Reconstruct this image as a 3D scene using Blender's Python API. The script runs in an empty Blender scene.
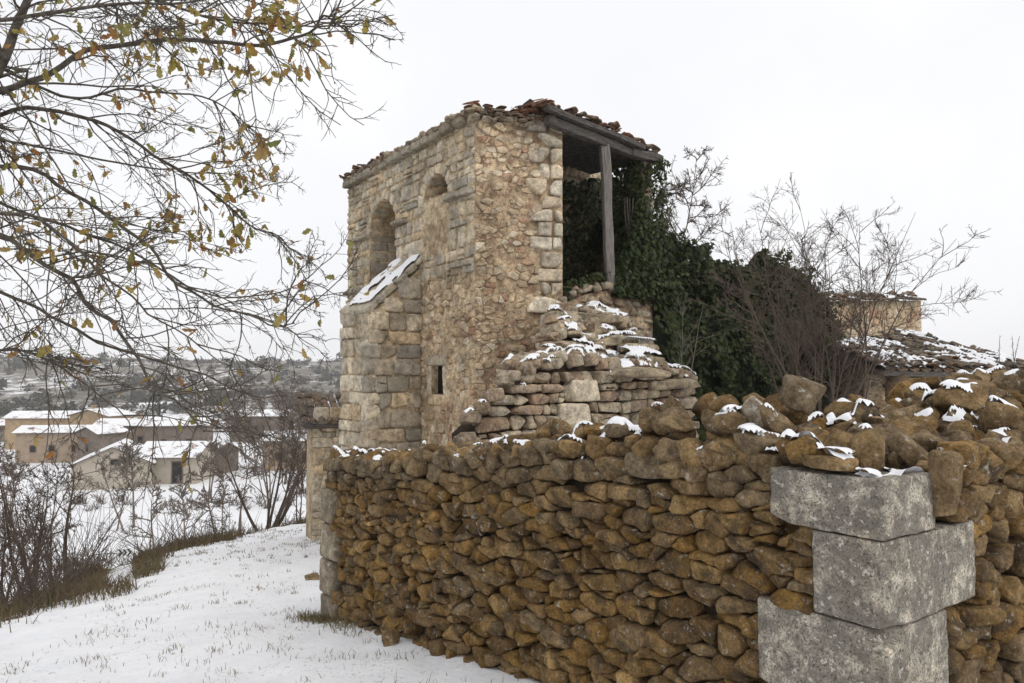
import bpy, math
import numpy as np
from mathutils import Vector, Matrix, Euler

RAD = math.radians
scene = bpy.context.scene
COL = scene.collection

# ------------------------------------------------------------------ camera
EYE = 1.65
FPX, CX, CY = 750.0, 512.0, 341.5
PITCH = math.atan(29.0 / FPX)
cam_data = bpy.data.cameras.new("camera")
cam_data.sensor_width = 36.0
cam_data.lens = 36.0 * FPX / 1024.0
cam_data.clip_start = 0.05
cam_data.clip_end = 4000.0
cam = bpy.data.objects.new("camera", cam_data)
COL.objects.link(cam)
cam.location = (0, 0, EYE)
cam.rotation_euler = (math.pi / 2 + PITCH, 0, 0)
scene.camera = cam

# ------------------------------------------------------------------ world, sun, exposure
SUN_EL, SUN_AZ = RAD(45), RAD(128)      # azimuth clockwise from +Y: behind the camera, to the right
world = bpy.data.worlds.new("World")
scene.world = world
world.use_nodes = True
wn, wl = world.node_tree.nodes, world.node_tree.links
wn.clear()
w_out = wn.new("ShaderNodeOutputWorld")
w_bg = wn.new("ShaderNodeBackground")
w_sky = wn.new("ShaderNodeTexSky")
w_sky.sky_type = 'NISHITA'
w_sky.sun_disc = False
w_sky.sun_elevation = SUN_EL
w_sky.sun_rotation = SUN_AZ
w_sky.dust_density = 4.0
w_mix = wn.new("ShaderNodeMix")
w_mix.data_type = 'RGBA'
w_mix.inputs[0].default_value = 0.95
w_mix.inputs[7].default_value = (9.3, 9.3, 9.45, 1)   # closed cloud cover
wl.new(w_sky.outputs[0], w_mix.inputs[6])
w_tc = wn.new("ShaderNodeTexCoord")
w_nz = wn.new("ShaderNodeTexNoise")
w_nz.inputs["Scale"].default_value = 2.2
w_nz.inputs["Detail"].default_value = 5
w_rp = wn.new("ShaderNodeValToRGB")
w_rp.color_ramp.elements[0].position, w_rp.color_ramp.elements[0].color = 0.35, (0.90, 0.905, 0.915, 1)
w_rp.color_ramp.elements[1].position, w_rp.color_ramp.elements[1].color = 0.65, (1, 1, 1, 1)
w_mul = wn.new("ShaderNodeMix")
w_mul.data_type, w_mul.blend_type = 'RGBA', 'MULTIPLY'
w_mul.inputs[0].default_value = 1.0
wl.new(w_tc.outputs["Generated"], w_nz.inputs["Vector"])
wl.new(w_nz.outputs["Fac"], w_rp.inputs[0])
wl.new(w_mix.outputs[2], w_mul.inputs[6])
wl.new(w_rp.outputs[0], w_mul.inputs[7])
wl.new(w_mul.outputs[2], w_bg.inputs[0])
w_bg.inputs[1].default_value = 0.1
wl.new(w_bg.outputs[0], w_out.inputs[0])

sun_data = bpy.data.lights.new("sun", 'SUN')
sun_data.energy = 0.8
sun_data.angle = RAD(40)
sun_data.color = (1.0, 0.96, 0.9)
sun = bpy.data.objects.new("sun", sun_data)
COL.objects.link(sun)
sd = Vector((math.sin(SUN_AZ) * math.cos(SUN_EL), math.cos(SUN_AZ) * math.cos(SUN_EL), math.sin(SUN_EL)))
sun.rotation_euler = sd.to_track_quat('Z', 'Y').to_euler()

scene.view_settings.view_transform = 'Standard'
scene.view_settings.look = 'None'
scene.view_settings.exposure = 0.19
scene.view_settings.gamma = 1.0
scene.render.engine = 'CYCLES'
scene.cycles.use_denoising = True
scene.cycles.max_bounces = 5
scene.cycles.diffuse_bounces = 3
scene.cycles.volume_bounces = 2
scene.cycles.transparent_max_bounces = 4

# ------------------------------------------------------------------ small maths
def at(px, py, Y):
    """world point at forward distance Y that the photograph shows at (px, py)"""
    u, v = (px - CX) / FPX, (CY - py) / FPX
    c, s = math.cos(PITCH), math.sin(PITCH)
    k = Y / (c - v * s)
    return np.array([u * k, Y, EYE + k * (s + v * c)])

def smooth(a, b, x):
    t = np.clip((x - a) / (b - a), 0, 1)
    return t * t * (3 - 2 * t)

def vnoise(P, seed=0):
    P = np.asarray(P, float)
    i = np.floor(P).astype(np.int64)
    f = P - i
    f = f * f * (3 - 2 * f)
    out = np.zeros(P.shape[:-1])
    for dx in (0, 1):
        for dy in (0, 1):
            for dz in (0, 1):
                h = ((i[..., 0] + dx) * 374761393 + (i[..., 1] + dy) * 668265263 + (i[..., 2] + dz) * 1274126177 + seed * 974634541) & 0xFFFFFFFF
                h = ((h ^ (h >> 13)) * 1103515245) & 0xFFFFFFFF
                h = ((h ^ (h >> 16)) * 2246822519) & 0xFFFFFFFF
                r = (h ^ (h >> 15)) / 4294967295.0 * 2 - 1
                w = (f[..., 0] if dx else 1 - f[..., 0]) * (f[..., 1] if dy else 1 - f[..., 1]) * (f[..., 2] if dz else 1 - f[..., 2])
                out += r * w
    return out

def fbm(P, seed=0, octaves=4, gain=0.5):
    P = np.asarray(P, float)
    a, s, tot = 1.0, 0.0, 0.0
    for o in range(octaves):
        s = s + a * vnoise(P, seed + o * 17)
        tot += a
        P = P * 2.03 + 13.7
        a *= gain
    return s / tot

def n2(x, y, seed=0, octaves=3):
    x, y = np.broadcast_arrays(np.asarray(x, float), np.asarray(y, float))
    return fbm(np.stack([x, y, np.zeros_like(x) + 0.37], -1), seed, octaves)

# ------------------------------------------------------------------ mesh building
ORG = {}

class MB:
    """collects vertices and faces; build() links them as ONE mesh object"""
    def __init__(self):
        self.v, self.f, self.t, self.n = [], [], [], 0
    def add(self, verts, faces, mi=0, tone=0.0):
        verts = np.asarray(verts, np.float32).reshape(-1, 3)
        self.v.append(verts)
        self.t.append(np.broadcast_to(np.asarray(tone, np.float32), (len(verts),)))
        if isinstance(faces, np.ndarray):
            self.f.append((faces + self.n, mi))
        else:
            by = {}
            for q in faces:
                by.setdefault(len(q), []).append(q)
            for qs in by.values():
                self.f.append((np.asarray(qs, np.int64) + self.n, mi))
        self.n += len(verts)
    def box(self, c, U, V, N, size, mi=0, tone=0.0):
        c, U, V, N = map(np.asarray, (c, U, V, N))
        s = np.array(size) / 2
        pts = [c + U * s[0] * a + V * s[1] * b + N * s[2] * d for d in (-1, 1) for b in (-1, 1) for a in (-1, 1)]
        self.add(pts, [(0, 2, 3, 1), (4, 5, 7, 6), (0, 1, 5, 4), (2, 6, 7, 3), (0, 4, 6, 2), (1, 3, 7, 5)], mi, tone)
    def build(self, name, mats, parent=None, smooth_shade=True, origin=None):
        if not isinstance(mats, (list, tuple)):
            mats = [mats]
        if not self.v:
            return None
        v = np.concatenate(self.v)
        t = np.concatenate(self.t)
        off = np.zeros(3)
        if parent is not None:
            off = ORG[parent.name]
        elif origin is not None:
            off = np.asarray(origin, float)
        v = (v - off).astype(np.float32)
        me = bpy.data.meshes.new(name)
        me.vertices.add(len(v))
        me.vertices.foreach_set("co", v.ravel())
        loops = np.concatenate([f.ravel() for f, _ in self.f])
        cnt = np.concatenate([np.full(len(f), f.shape[1]) for f, _ in self.f])
        mi = np.concatenate([np.full(len(f), m) for f, m in self.f])
        me.loops.add(len(loops))
        me.loops.foreach_set("vertex_index", loops.astype(np.int32))
        me.polygons.add(len(cnt))
        me.polygons.foreach_set("loop_start", (np.cumsum(cnt) - cnt).astype(np.int32))
        me.polygons.foreach_set("loop_total", cnt.astype(np.int32))
        me.polygons.foreach_set("material_index", mi.astype(np.int32))
        me.polygons.foreach_set("use_smooth", np.full(len(cnt), smooth_shade))
        for m in mats:
            me.materials.append(m)
        if np.any(t != 0):
            at_ = me.attributes.new("tone", 'FLOAT', 'POINT')
            at_.data.foreach_set("value", t.astype(np.float32))
        me.update(calc_edges=True)
        me.validate()
        o = bpy.data.objects.new(name, me)
        COL.objects.link(o)
        if parent is not None:
            o.parent = parent
        elif origin is not None:
            o.location = origin
        ORG[o.name] = off
        return o

def empty(name, loc):
    o = bpy.data.objects.new(name, None)
    o.location = loc
    o.empty_display_size = 0.3
    COL.objects.link(o)
    ORG[o.name] = np.asarray(loc, float)
    return o

def tag(o, label=None, cat=None, group=None, kind=None):
    if o is None:
        return None
    for k, v in (("label", label), ("category", cat), ("group", group), ("kind", kind)):
        if v:
            o[k] = v
    return o

# ------------------------------------------------------------------ materials
def new_mat(name, rough=0.9):
    m = bpy.data.materials.new(name)
    m.use_nodes = True
    nt = m.node_tree
    b = nt.nodes["Principled BSDF"]
    b.inputs["Roughness"].default_value = rough
    b.inputs["Specular IOR Level"].default_value = 0.2
    return m, nt, b

def N(nt, typ, **kw):
    n = nt.nodes.new("ShaderNode" + typ)
    for k, v in kw.items():
        setattr(n, k, v)
    return n

def ramp(nt, stops, src, interp='LINEAR'):
    r = N(nt, "ValToRGB")
    r.color_ramp.interpolation = interp
    e = r.color_ramp.elements
    if len(stops) == 1:
        stops = [stops[0], (1.0, stops[0][1])]
    while len(e) < len(stops):
        e.new(0.5)
    for el, (p, c) in zip(e, stops):
        el.position = p
        el.color = (*c, 1) if len(c) == 3 else c
    nt.links.new(src, r.inputs[0])
    return r.outputs[0]

def noise(nt, scale, detail=5, rough=0.55, vec=None, dist=0.0):
    n = N(nt, "TexNoise")
    n.inputs["Scale"].default_value = scale
    n.inputs["Detail"].default_value = detail
    n.inputs["Roughness"].default_value = rough
    n.inputs["Distortion"].default_value = dist
    if vec is not None:
        nt.links.new(vec, n.inputs["Vector"])
    return n.outputs["Fac"]

def mix(nt, fac, a, b, blend='MIX'):
    n = N(nt, "Mix", data_type='RGBA', blend_type=blend)
    n.clamp_factor = True
    for sock, val in ((n.inputs[0], fac), (n.inputs[6], a), (n.inputs[7], b)):
        if isinstance(val, (int, float)):
            sock.default_value = val
        elif isinstance(val, tuple):
            sock.default_value = (*val, 1)
        else:
            nt.links.new(val, sock)
    return n.outputs[2]

def math_n(nt, op, a, b=0.0):
    n = N(nt, "Math", operation=op)
    for s, v in ((n.inputs[0], a), (n.inputs[1], b)):
        if isinstance(v, (int, float)):
            s.default_value = v
        else:
            nt.links.new(v, s)
    return n.outputs[0]

def coords(nt):
    return N(nt, "TexCoord").outputs["Object"]

def bump(nt, b, h, strength, dist):
    n = N(nt, "Bump")
    n.inputs["Strength"].default_value = strength
    n.inputs["Distance"].default_value = dist
    nt.links.new(h, n.inputs["Height"])
    nt.links.new(n.outputs[0], b.inputs["Normal"])

BW0, BW1 = (0, 0, 0), (1, 1, 1)

def stone_mat(name, cols, lichen=(0.42, 0.40, 0.35), lich_amt=0.62, stain=(0.05, 0.04, 0.03), stain_amt=0.64,
              grey=(0.2, 0.175, 0.14), scale=1.0, bumps=0.5, bdist=0.03, speck=None, blotch=None):
    m, nt, b = new_mat(name, 0.92)
    tc = coords(nt)
    isl = N(nt, "NewGeometry").outputs["Random Per Island"]
    k = len(cols)
    base = ramp(nt, [((i + 0.5) / k, c) for i, c in enumerate(cols)], isl)
    attr = N(nt, "Attribute", attribute_name="tone").outputs["Fac"]
    n_big = noise(nt, 1.3 * scale, 4, 0.6, tc)
    n_mid = noise(nt, 9 * scale, 8, 0.68, tc)
    n_fine = noise(nt, 60 * scale, 6, 0.7, tc)
    wmask = math_n(nt, 'MULTIPLY', attr, ramp(nt, [(0.35, (0.55,) * 3), (0.6, BW1)], n_mid))
    c = mix(nt, wmask, base, grey)
    c = mix(nt, 1.0, c, ramp(nt, [(0.33, (0.5, 0.47, 0.43)), (0.5, (1, 1, 1)), (0.67, (1.5, 1.44, 1.32))], n_mid), 'MULTIPLY')
    c = mix(nt, 1.0, c, ramp(nt, [(0.36, (0.72, 0.70, 0.67)), (0.64, (1.22, 1.22, 1.2))], n_big), 'MULTIPLY')
    c = mix(nt, 0.7, c, ramp(nt, [(0.36, (0.5, 0.48, 0.45)), (0.64, (1.5, 1.5, 1.5))], n_fine), 'MULTIPLY')
    st = ramp(nt, [(stain_amt - 0.05, BW0), (stain_amt + 0.05, BW1)], noise(nt, 5 * scale, 9, 0.7, tc, 0.6))
    c = mix(nt, math_n(nt, 'MULTIPLY', st, 0.65), c, stain)
    if blotch:
        bl = ramp(nt, [(0.45, BW0), (0.57, BW1)], noise(nt, 3.4, 10, 0.74, tc, 0.9))
        c = mix(nt, math_n(nt, 'MULTIPLY', bl, 0.8), c, blotch)
    li = ramp(nt, [(lich_amt, BW0), (lich_amt + 0.035, BW1)], noise(nt, 17 * scale, 10, 0.72, tc, 0.3))
    c = mix(nt, math_n(nt, 'MULTIPLY', li, 0.75), c, lichen)
    if speck:
        sp = ramp(nt, [(speck[1], BW0), (speck[1] + 0.04, BW1)], noise(nt, 48 * scale, 8, 0.75, tc))
        c = mix(nt, math_n(nt, 'MULTIPLY', sp, 0.8), c, speck[0])
    nt.links.new(c, b.inputs["Base Color"])
    h = math_n(nt, 'ADD', math_n(nt, 'MULTIPLY', n_mid, 1.0), math_n(nt, 'MULTIPLY', n_fine, 0.35))
    bump(nt, b, h, bumps, bdist)
    return m

M = {}
M['wall_stone'] = stone_mat("ochre field stone", [(0.205, 0.116, 0.031), (0.265, 0.158, 0.047), (0.115, 0.069, 0.027), (0.28, 0.172, 0.060), (0.19, 0.117, 0.046), (0.33, 0.217, 0.09), (0.145, 0.089, 0.039), (0.25, 0.17, 0.085)],
                            lich_amt=0.595, stain_amt=0.55, bumps=1.0, bdist=0.03, grey=(0.185, 0.155, 0.115), speck=((0.46, 0.42, 0.33), 0.615))
M['wall_core'] = stone_mat("earth between stones", [(0.035, 0.025, 0.016)], lich_amt=0.9, stain_amt=0.9, bumps=0.6)
M['corner_stone'] = stone_mat("grey lichened ashlar", [(0.44, 0.41, 0.35), (0.47, 0.435, 0.375), (0.42, 0.39, 0.335)], lichen=(0.66, 0.63, 0.55), lich_amt=0.575, blotch=(0.17, 0.155, 0.13), stain=(0.13, 0.115, 0.095),
                              stain_amt=0.50, scale=1.6, bumps=0.7, bdist=0.015, speck=((0.055, 0.05, 0.045), 0.535))
M['end_stone'] = stone_mat("tan grey quoin", [(0.33, 0.285, 0.22), (0.37, 0.32, 0.25)], lichen=(0.5, 0.47, 0.4), lich_amt=0.58, stain=(0.14, 0.115, 0.085), stain_amt=0.53, bumps=0.7, bdist=0.02)
M['ashlar'] = stone_mat("pale dressed limestone", [(0.58, 0.505, 0.385), (0.63, 0.57, 0.465), (0.53, 0.43, 0.305), (0.66, 0.60, 0.50), (0.49, 0.445, 0.375), (0.60, 0.51, 0.38), (0.37, 0.345, 0.305), (0.56, 0.44, 0.30)],
                        lichen=(0.6, 0.56, 0.48), lich_amt=0.60, stain=(0.22, 0.19, 0.15), stain_amt=0.61, bumps=0.55, bdist=0.025, grey=(0.21, 0.195, 0.17))
M['rubble'] = stone_mat("tan rubble with reddish stones", [(0.54, 0.435, 0.305), (0.51, 0.395, 0.265), (0.40, 0.25, 0.17), (0.57, 0.475, 0.355), (0.51, 0.405, 0.28), (0.45, 0.335, 0.225), (0.62, 0.555, 0.44), (0.50, 0.39, 0.265)],
                        lichen=(0.55, 0.48, 0.38), lich_amt=0.62, stain=(0.16, 0.11, 0.07), stain_amt=0.6, bumps=0.7, bdist=0.03, grey=(0.19, 0.17, 0.145))
M['mortar'] = stone_mat("lime mortar", [(0.54, 0.445, 0.315)], lichen=(0.62, 0.54, 0.40), lich_amt=0.62, stain=(0.22, 0.14, 0.07), stain_amt=0.55, bumps=0.8, bdist=0.04)
M['mortar_red'] = stone_mat("reddish earth mortar", [(0.47, 0.365, 0.25)], lichen=(0.48, 0.39, 0.28), lich_amt=0.58, stain=(0.20, 0.11, 0.07), stain_amt=0.52, bumps=0.9, bdist=0.04)
M['grey_rock'] = stone_mat("grey lichened rubble", [(0.33, 0.275, 0.195), (0.42, 0.36, 0.275), (0.26, 0.18, 0.12), (0.46, 0.405, 0.32), (0.30, 0.21, 0.145), (0.37, 0.32, 0.245)], lichen=(0.52, 0.5, 0.45),
                           lich_amt=0.585, stain=(0.075, 0.06, 0.05), stain_amt=0.58, bumps=0.7, bdist=0.03)
M['dark_rubble'] = stone_mat("dark brown rubble", [(0.10, 0.068, 0.045), (0.13, 0.09, 0.06), (0.085, 0.055, 0.04)], lich_amt=0.66)
M['pale_wall'] = stone_mat("pale rendered masonry", [(0.50, 0.44, 0.35)], lichen=(0.6, 0.55, 0.46), lich_amt=0.6, stain=(0.27, 0.2, 0.13), stain_amt=0.57)
M['tile'] = stone_mat("weathered clay tile", [(0.23, 0.10, 0.055), (0.17, 0.10, 0.07), (0.28, 0.145, 0.085), (0.14, 0.105, 0.08), (0.20, 0.155, 0.12)], lichen=(0.36, 0.33, 0.27), lich_amt=0.56,
                      stain=(0.06, 0.05, 0.04), stain_amt=0.55, bumps=0.4, bdist=0.02)
M['slate_tile'] = stone_mat("grey lichened tile", [(0.145, 0.12, 0.095), (0.18, 0.145, 0.11), (0.12, 0.095, 0.075), (0.20, 0.12, 0.075), (0.17, 0.15, 0.12)], lichen=(0.34, 0.32, 0.26), lich_amt=0.57,
                            stain=(0.05, 0.045, 0.04), stain_amt=0.56, bumps=0.4, bdist=0.02)

def snow_mat():
    m, nt, b = new_mat("snow", 0.6)
    tc = coords(nt)
    nz = noise(nt, 6, 8, 0.6, tc)
    c = ramp(nt, [(0.35, (0.80, 0.81, 0.835)), (0.65, (0.86, 0.865, 0.88))], nz)
    nt.links.new(c, b.inputs["Base Color"])
    bump(nt, b, noise(nt, 22, 6, 0.6, tc), 0.25, 0.03)
    return m
M['snow'] = snow_mat()

def plain(name, cols, rough=0.9, nscale=6.0, bumps=0.3, bdist=0.02, stretch=None):
    m, nt, b = new_mat(name, rough)
    tc = coords(nt)
    if stretch:
        mp = N(nt, "Mapping")
        mp.inputs["Scale"].default_value = stretch
        nt.links.new(tc, mp.inputs[0])
        tc = mp.outputs[0]
    nz = noise(nt, nscale, 8, 0.65, tc)
    nt.links.new(ramp(nt, [(0.3 + 0.4 * i / max(1, len(cols) - 1), c) for i, c in enumerate(cols)], nz), b.inputs["Base Color"])
    if bumps:
        bump(nt, b, nz, bumps, bdist)
    return m
M['bark'] = plain("grey brown bark", [(0.035, 0.028, 0.022), (0.09, 0.075, 0.06), (0.15, 0.14, 0.115)], 0.9, 22, 0.5, 0.01)
M['twig'] = plain("brown twig", [(0.085, 0.062, 0.048), (0.13, 0.098, 0.078)], 0.85, 8, 0)
M['red_twig'] = plain("reddish twig", [(0.085, 0.062, 0.05), (0.14, 0.105, 0.085)], 0.85, 8, 0)
M['pale_twig'] = plain("grey twig", [(0.15, 0.125, 0.10), (0.21, 0.18, 0.15)], 0.85, 8, 0)
M['far_twig'] = plain("far brown crown", [(0.12, 0.092, 0.072), (0.17, 0.132, 0.105)], 0.9, 3, 0)
M['wood'] = plain("grey weathered timber", [(0.10, 0.085, 0.075), (0.19, 0.17, 0.155), (0.27, 0.245, 0.225)], 0.85, 7, 0.6, 0.015, (6, 6, 0.6))
M['dark_wood'] = plain("dark weathered timber", [(0.035, 0.03, 0.028), (0.09, 0.08, 0.072), (0.16, 0.145, 0.13)], 0.85, 8, 0.6, 0.015, (1, 1, 6))
M['dark'] = plain("dark opening", [(0.012, 0.012, 0.012), (0.02, 0.018, 0.016)], 0.9, 4, 0)
M['ochre_house'] = plain("ochre house wall", [(0.26, 0.175, 0.095), (0.36, 0.26, 0.15), (0.42, 0.32, 0.195)], 0.9, 1.1, 0)
M['tan_house'] = plain("tan stone house wall", [(0.22, 0.16, 0.11), (0.31, 0.235, 0.165), (0.37, 0.29, 0.21)], 0.9, 1.1, 0)
M['cream_house'] = plain("cream rendered wall", [(0.30, 0.255, 0.20), (0.42, 0.37, 0.30), (0.46, 0.41, 0.34)], 0.9, 0.5, 0)
M['brown_house'] = plain("brown stone wall", [(0.11, 0.085, 0.068), (0.17, 0.135, 0.11), (0.22, 0.18, 0.15)], 0.9, 1.2, 0)
M['white_sign'] = plain("white sign sheet", [(0.7, 0.7, 0.7), (0.75, 0.75, 0.75)], 0.5, 3, 0)
M['black_sign'] = plain("black sign paint", [(0.015, 0.015, 0.018), (0.02, 0.02, 0.022)], 0.5, 3, 0)
M['steel'] = plain("galvanised steel", [(0.25, 0.26, 0.27), (0.33, 0.33, 0.34)], 0.5, 6, 0)

def leaf_mat(name, cols, trans=0.3):
    m, nt, b = new_mat(name, 0.55)
    isl = N(nt, "NewGeometry").outputs["Random Per Island"]
    k = len(cols)
    c = ramp(nt, [((i + 0.5) / k, q) for i, q in enumerate(cols)], isl)
    c = mix(nt, 1.0, c, ramp(nt, [(0.3, (0.7, 0.7, 0.7)), (0.7, (1.25, 1.25, 1.2))], noise(nt, 30, 5, 0.6, coords(nt))), 'MULTIPLY')
    nt.links.new(c, b.inputs["Base Color"])
    if trans:
        tr = N(nt, "BsdfTranslucent")
        nt.links.new(c, tr.inputs[0])
        ms = N(nt, "MixShader")
        ms.inputs[0].default_value = trans
        nt.links.new(b.outputs[0], ms.inputs[1])
        nt.links.new(tr.outputs[0], ms.inputs[2])
        nt.links.new(ms.outputs[0], nt.nodes["Material Output"].inputs[0])
    return m
M['oak_leaf'] = leaf_mat("autumn leaf", [(0.25, 0.24, 0.075), (0.40, 0.31, 0.08), (0.19, 0.20, 0.07), (0.46, 0.29, 0.08), (0.34, 0.29, 0.11), (0.38, 0.155, 0.045), (0.33, 0.21, 0.085), (0.46, 0.35, 0.14), (0.27, 0.15, 0.07)], 0.45)
M['ivy_leaf'] = leaf_mat("ivy leaf", [(0.026, 0.042, 0.012), (0.040, 0.058, 0.016), (0.019, 0.030, 0.010), (0.050, 0.066, 0.02), (0.032, 0.044, 0.015), (0.072, 0.078, 0.026)], 0.15)
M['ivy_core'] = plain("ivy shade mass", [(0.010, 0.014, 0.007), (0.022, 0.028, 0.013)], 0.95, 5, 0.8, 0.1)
M['scrub_leaf'] = leaf_mat("holm oak scrub", [(0.045, 0.046, 0.034), (0.06, 0.058, 0.042), (0.038, 0.038, 0.03)], 0.0)
M['dry_grass'] = leaf_mat("dry grass", [(0.20, 0.145, 0.075), (0.26, 0.20, 0.11), (0.14, 0.12, 0.055), (0.11, 0.115, 0.045)], 0.2)
M['brown_grass'] = leaf_mat("brown bank grass", [(0.13, 0.088, 0.05), (0.18, 0.125, 0.07), (0.10, 0.075, 0.04), (0.12, 0.11, 0.05)], 0.15)

def ground_mat():
    m, nt, b = new_mat("snowy ground", 0.75)
    tc = coords(nt)
    sep = N(nt, "SeparateXYZ")
    nt.links.new(tc, sep.inputs[0])
    X, Y, Z = sep.outputs
    snow = ramp(nt, [(0.35, (0.80, 0.81, 0.835)), (0.65, (0.86, 0.865, 0.88))], noise(nt, 3, 6, 0.6, tc))
    grass = ramp(nt, [(0.35, (0.085, 0.07, 0.032)), (0.5, (0.15, 0.125, 0.06)), (0.65, (0.20, 0.165, 0.09))], noise(nt, 14, 8, 0.7, tc))
    # near slope: bits of turf coming through
    f1 = ramp(nt, [(0.56, BW0), (0.62, BW1)], noise(nt, 19, 10, 0.78, tc))
    f2 = ramp(nt, [(0.46, BW0), (0.6, BW1)], noise(nt, 1.3, 5, 0.6, tc))
    near = mix(nt, math_n(nt, 'MULTIPLY', f1, f2), snow, grass)
    # bare bank below the shoulder: attribute 'tone' carries how much of the snow is gone
    attr = N(nt, "Attribute", attribute_name="tone").outputs["Fac"]
    thr = math_n(nt, 'ADD', noise(nt, 1.1, 9, 0.72, tc), math_n(nt, 'SUBTRACT', attr, 0.5))
    bare = ramp(nt, [(0.50, BW0), (0.56, BW1)], thr)
    col = mix(nt, bare, near, grass)
    # hillside scrub
    mp = N(nt, "Mapping")
    mp.inputs["Scale"].default_value = (1.0, 0.55, 2.0)
    nt.links.new(tc, mp.inputs[0])
    scrub_n = math_n(nt, 'ADD', math_n(nt, 'MULTIPLY', noise(nt, 0.014, 4, 0.6, mp.outputs[0]), 0.4), math_n(nt, 'MULTIPLY', noise(nt, 0.16, 10, 0.78, mp.outputs[0]), 0.6))
    scrub = ramp(nt, [(0.43, BW0), (0.49, BW1)], scrub_n)
    scol = ramp(nt, [(0.3, (0.075, 0.066, 0.05)), (0.5, (0.13, 0.11, 0.085)), (0.7, (0.19, 0.16, 0.125))], noise(nt, 0.13, 9, 0.7, tc))
    far = ramp(nt, [(0.0, BW0), (1.0, BW1)], math_n(nt, 'MULTIPLY', math_n(nt, 'SUBTRACT', Y, 170.0), 1 / 40.0))
    col = mix(nt, math_n(nt, 'MULTIPLY', scrub, far), col, scol)
    nt.links.new(col, b.inputs["Base Color"])
    h = math_n(nt, 'ADD', noise(nt, 9, 8, 0.6, tc), math_n(nt, 'MULTIPLY', noise(nt, 55, 5, 0.6, tc), 0.3))
    bump(nt, b, h, 0.5, 0.05)
    return m
M['ground'] = ground_mat()

# ------------------------------------------------------------------ terrain
EDGE_Y = [-30, 3, 7, 9, 11, 15, 19, 25, 32, 45, 60, 90, 140]
EDGE_X = [-9, -6.6, -6.1, -6.1, -6.4, -7.2, -7.9, -7.2, -3.5, 4, 14, 36, 70]

def plateau(x, y):
    xx = np.clip(x, -12, 14)
    yy = np.clip(y, -12, 30)
    return 0.0854 * xx - 0.1126 * yy

def zground(x, y):
    x, y = np.asarray(x, float), np.asarray(y, float)
    e = np.interp(y, EDGE_Y, EDGE_X) - x
    e = np.maximum(0, e + n2(x * 0.35, y * 0.35, 3) * 0.9) * 0.85
    drop = 0.62 * e * e / (e + 3.0)
    hill_p = plateau(x, y) - drop
    ridge = np.interp(x, [-900, -420, -140, 0, 150, 900], [27.5, 27.0, 21.8, 20.5, 15, 13])
    d = y + 0.10 * x
    val = -14.0 + ridge * smooth(150, 600, d) + n2(x * 0.012, y * 0.012, 8) * 3.0 * smooth(170, 330, d) - 12 * smooth(610, 800, d)
    val = val - 0.9 * smooth(60, 45, y) * smooth(40, -10, x)
    k = 1.2
    z = val + k * np.log1p(np.exp(np.clip((hill_p - val) / k, -40, 40)))
    near = smooth(60, 30, y)
    z = z + near * (n2(x * 0.9, y * 0.9, 5) * 0.09 + n2(x * 3.1, y * 3.1, 6) * 0.04)
    return z

def zg(x, y):
    return float(zground(np.array([x]), np.array([y]))[0])

def graded(a, b, step, lo, hi, growth):
    mid = list(np.arange(a, b, step))
    out, s, v = [], step, b
    while v < hi:
        out.append(v); s *= growth; v += s
    out.append(hi)
    left, s, v = [], step, a - step
    while v > lo:
        left.append(v); s *= growth; v -= s
    left.append(lo)
    return np.array(left[::-1] + mid + out)

gx = graded(-11, 2, 0.11, -740, 740, 1.05)
gy = graded(2.5, 27, 0.14, -60, 940, 1.04)
GX, GY = np.meshgrid(gx, gy)
GZ = zground(GX, GY)
e_ = np.interp(GY, EDGE_Y, EDGE_X) - GX
tone = smooth(-0.4, 2.2, e_) * smooth(60, 36, GY) * 0.85
tone = np.clip(tone, 0, 1)
nx, ny = len(gx), len(gy)
idx = np.arange(nx * ny).reshape(ny, nx)
quads = np.stack([idx[:-1, :-1], idx[:-1, 1:], idx[1:, 1:], idx[1:, :-1]], -1).reshape(-1, 4)
gm = MB()
gm.add(np.stack([GX, GY, GZ], -1).reshape(-1, 3), quads, 0, np.maximum(tone.ravel(), 1e-4))
tag(gm.build("ground", M['ground']), kind="structure")

# ------------------------------------------------------------------ stones
_tpl = {}
def cube_template(res):
    if res in _tpl:
        return _tpl[res]
    key, pts, faces = {}, [], []
    lin = np.linspace(-1, 1, res + 1)
    for ax in range(3):
        for sgn in (-1, 1):
            g = np.zeros((res + 1, res + 1), int)
            for i, a in enumerate(lin):
                for j, b in enumerate(lin):
                    p = [0, 0, 0]
                    p[ax] = sgn; p[(ax + 1) % 3] = a; p[(ax + 2) % 3] = b
                    k = tuple(int(round((c + 1) * res * 8)) for c in p)
                    if k not in key:
                        key[k] = len(pts); pts.append(p)
                    g[i, j] = key[k]
            for i in range(res):
                for j in range(res):
                    q = (g[i, j], g[i + 1, j], g[i + 1, j + 1], g[i, j + 1])
                    faces.append(q if sgn > 0 else q[::-1])
    _tpl[res] = (np.array(pts, float), np.array(faces, np.int64))
    return _tpl[res]

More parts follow.
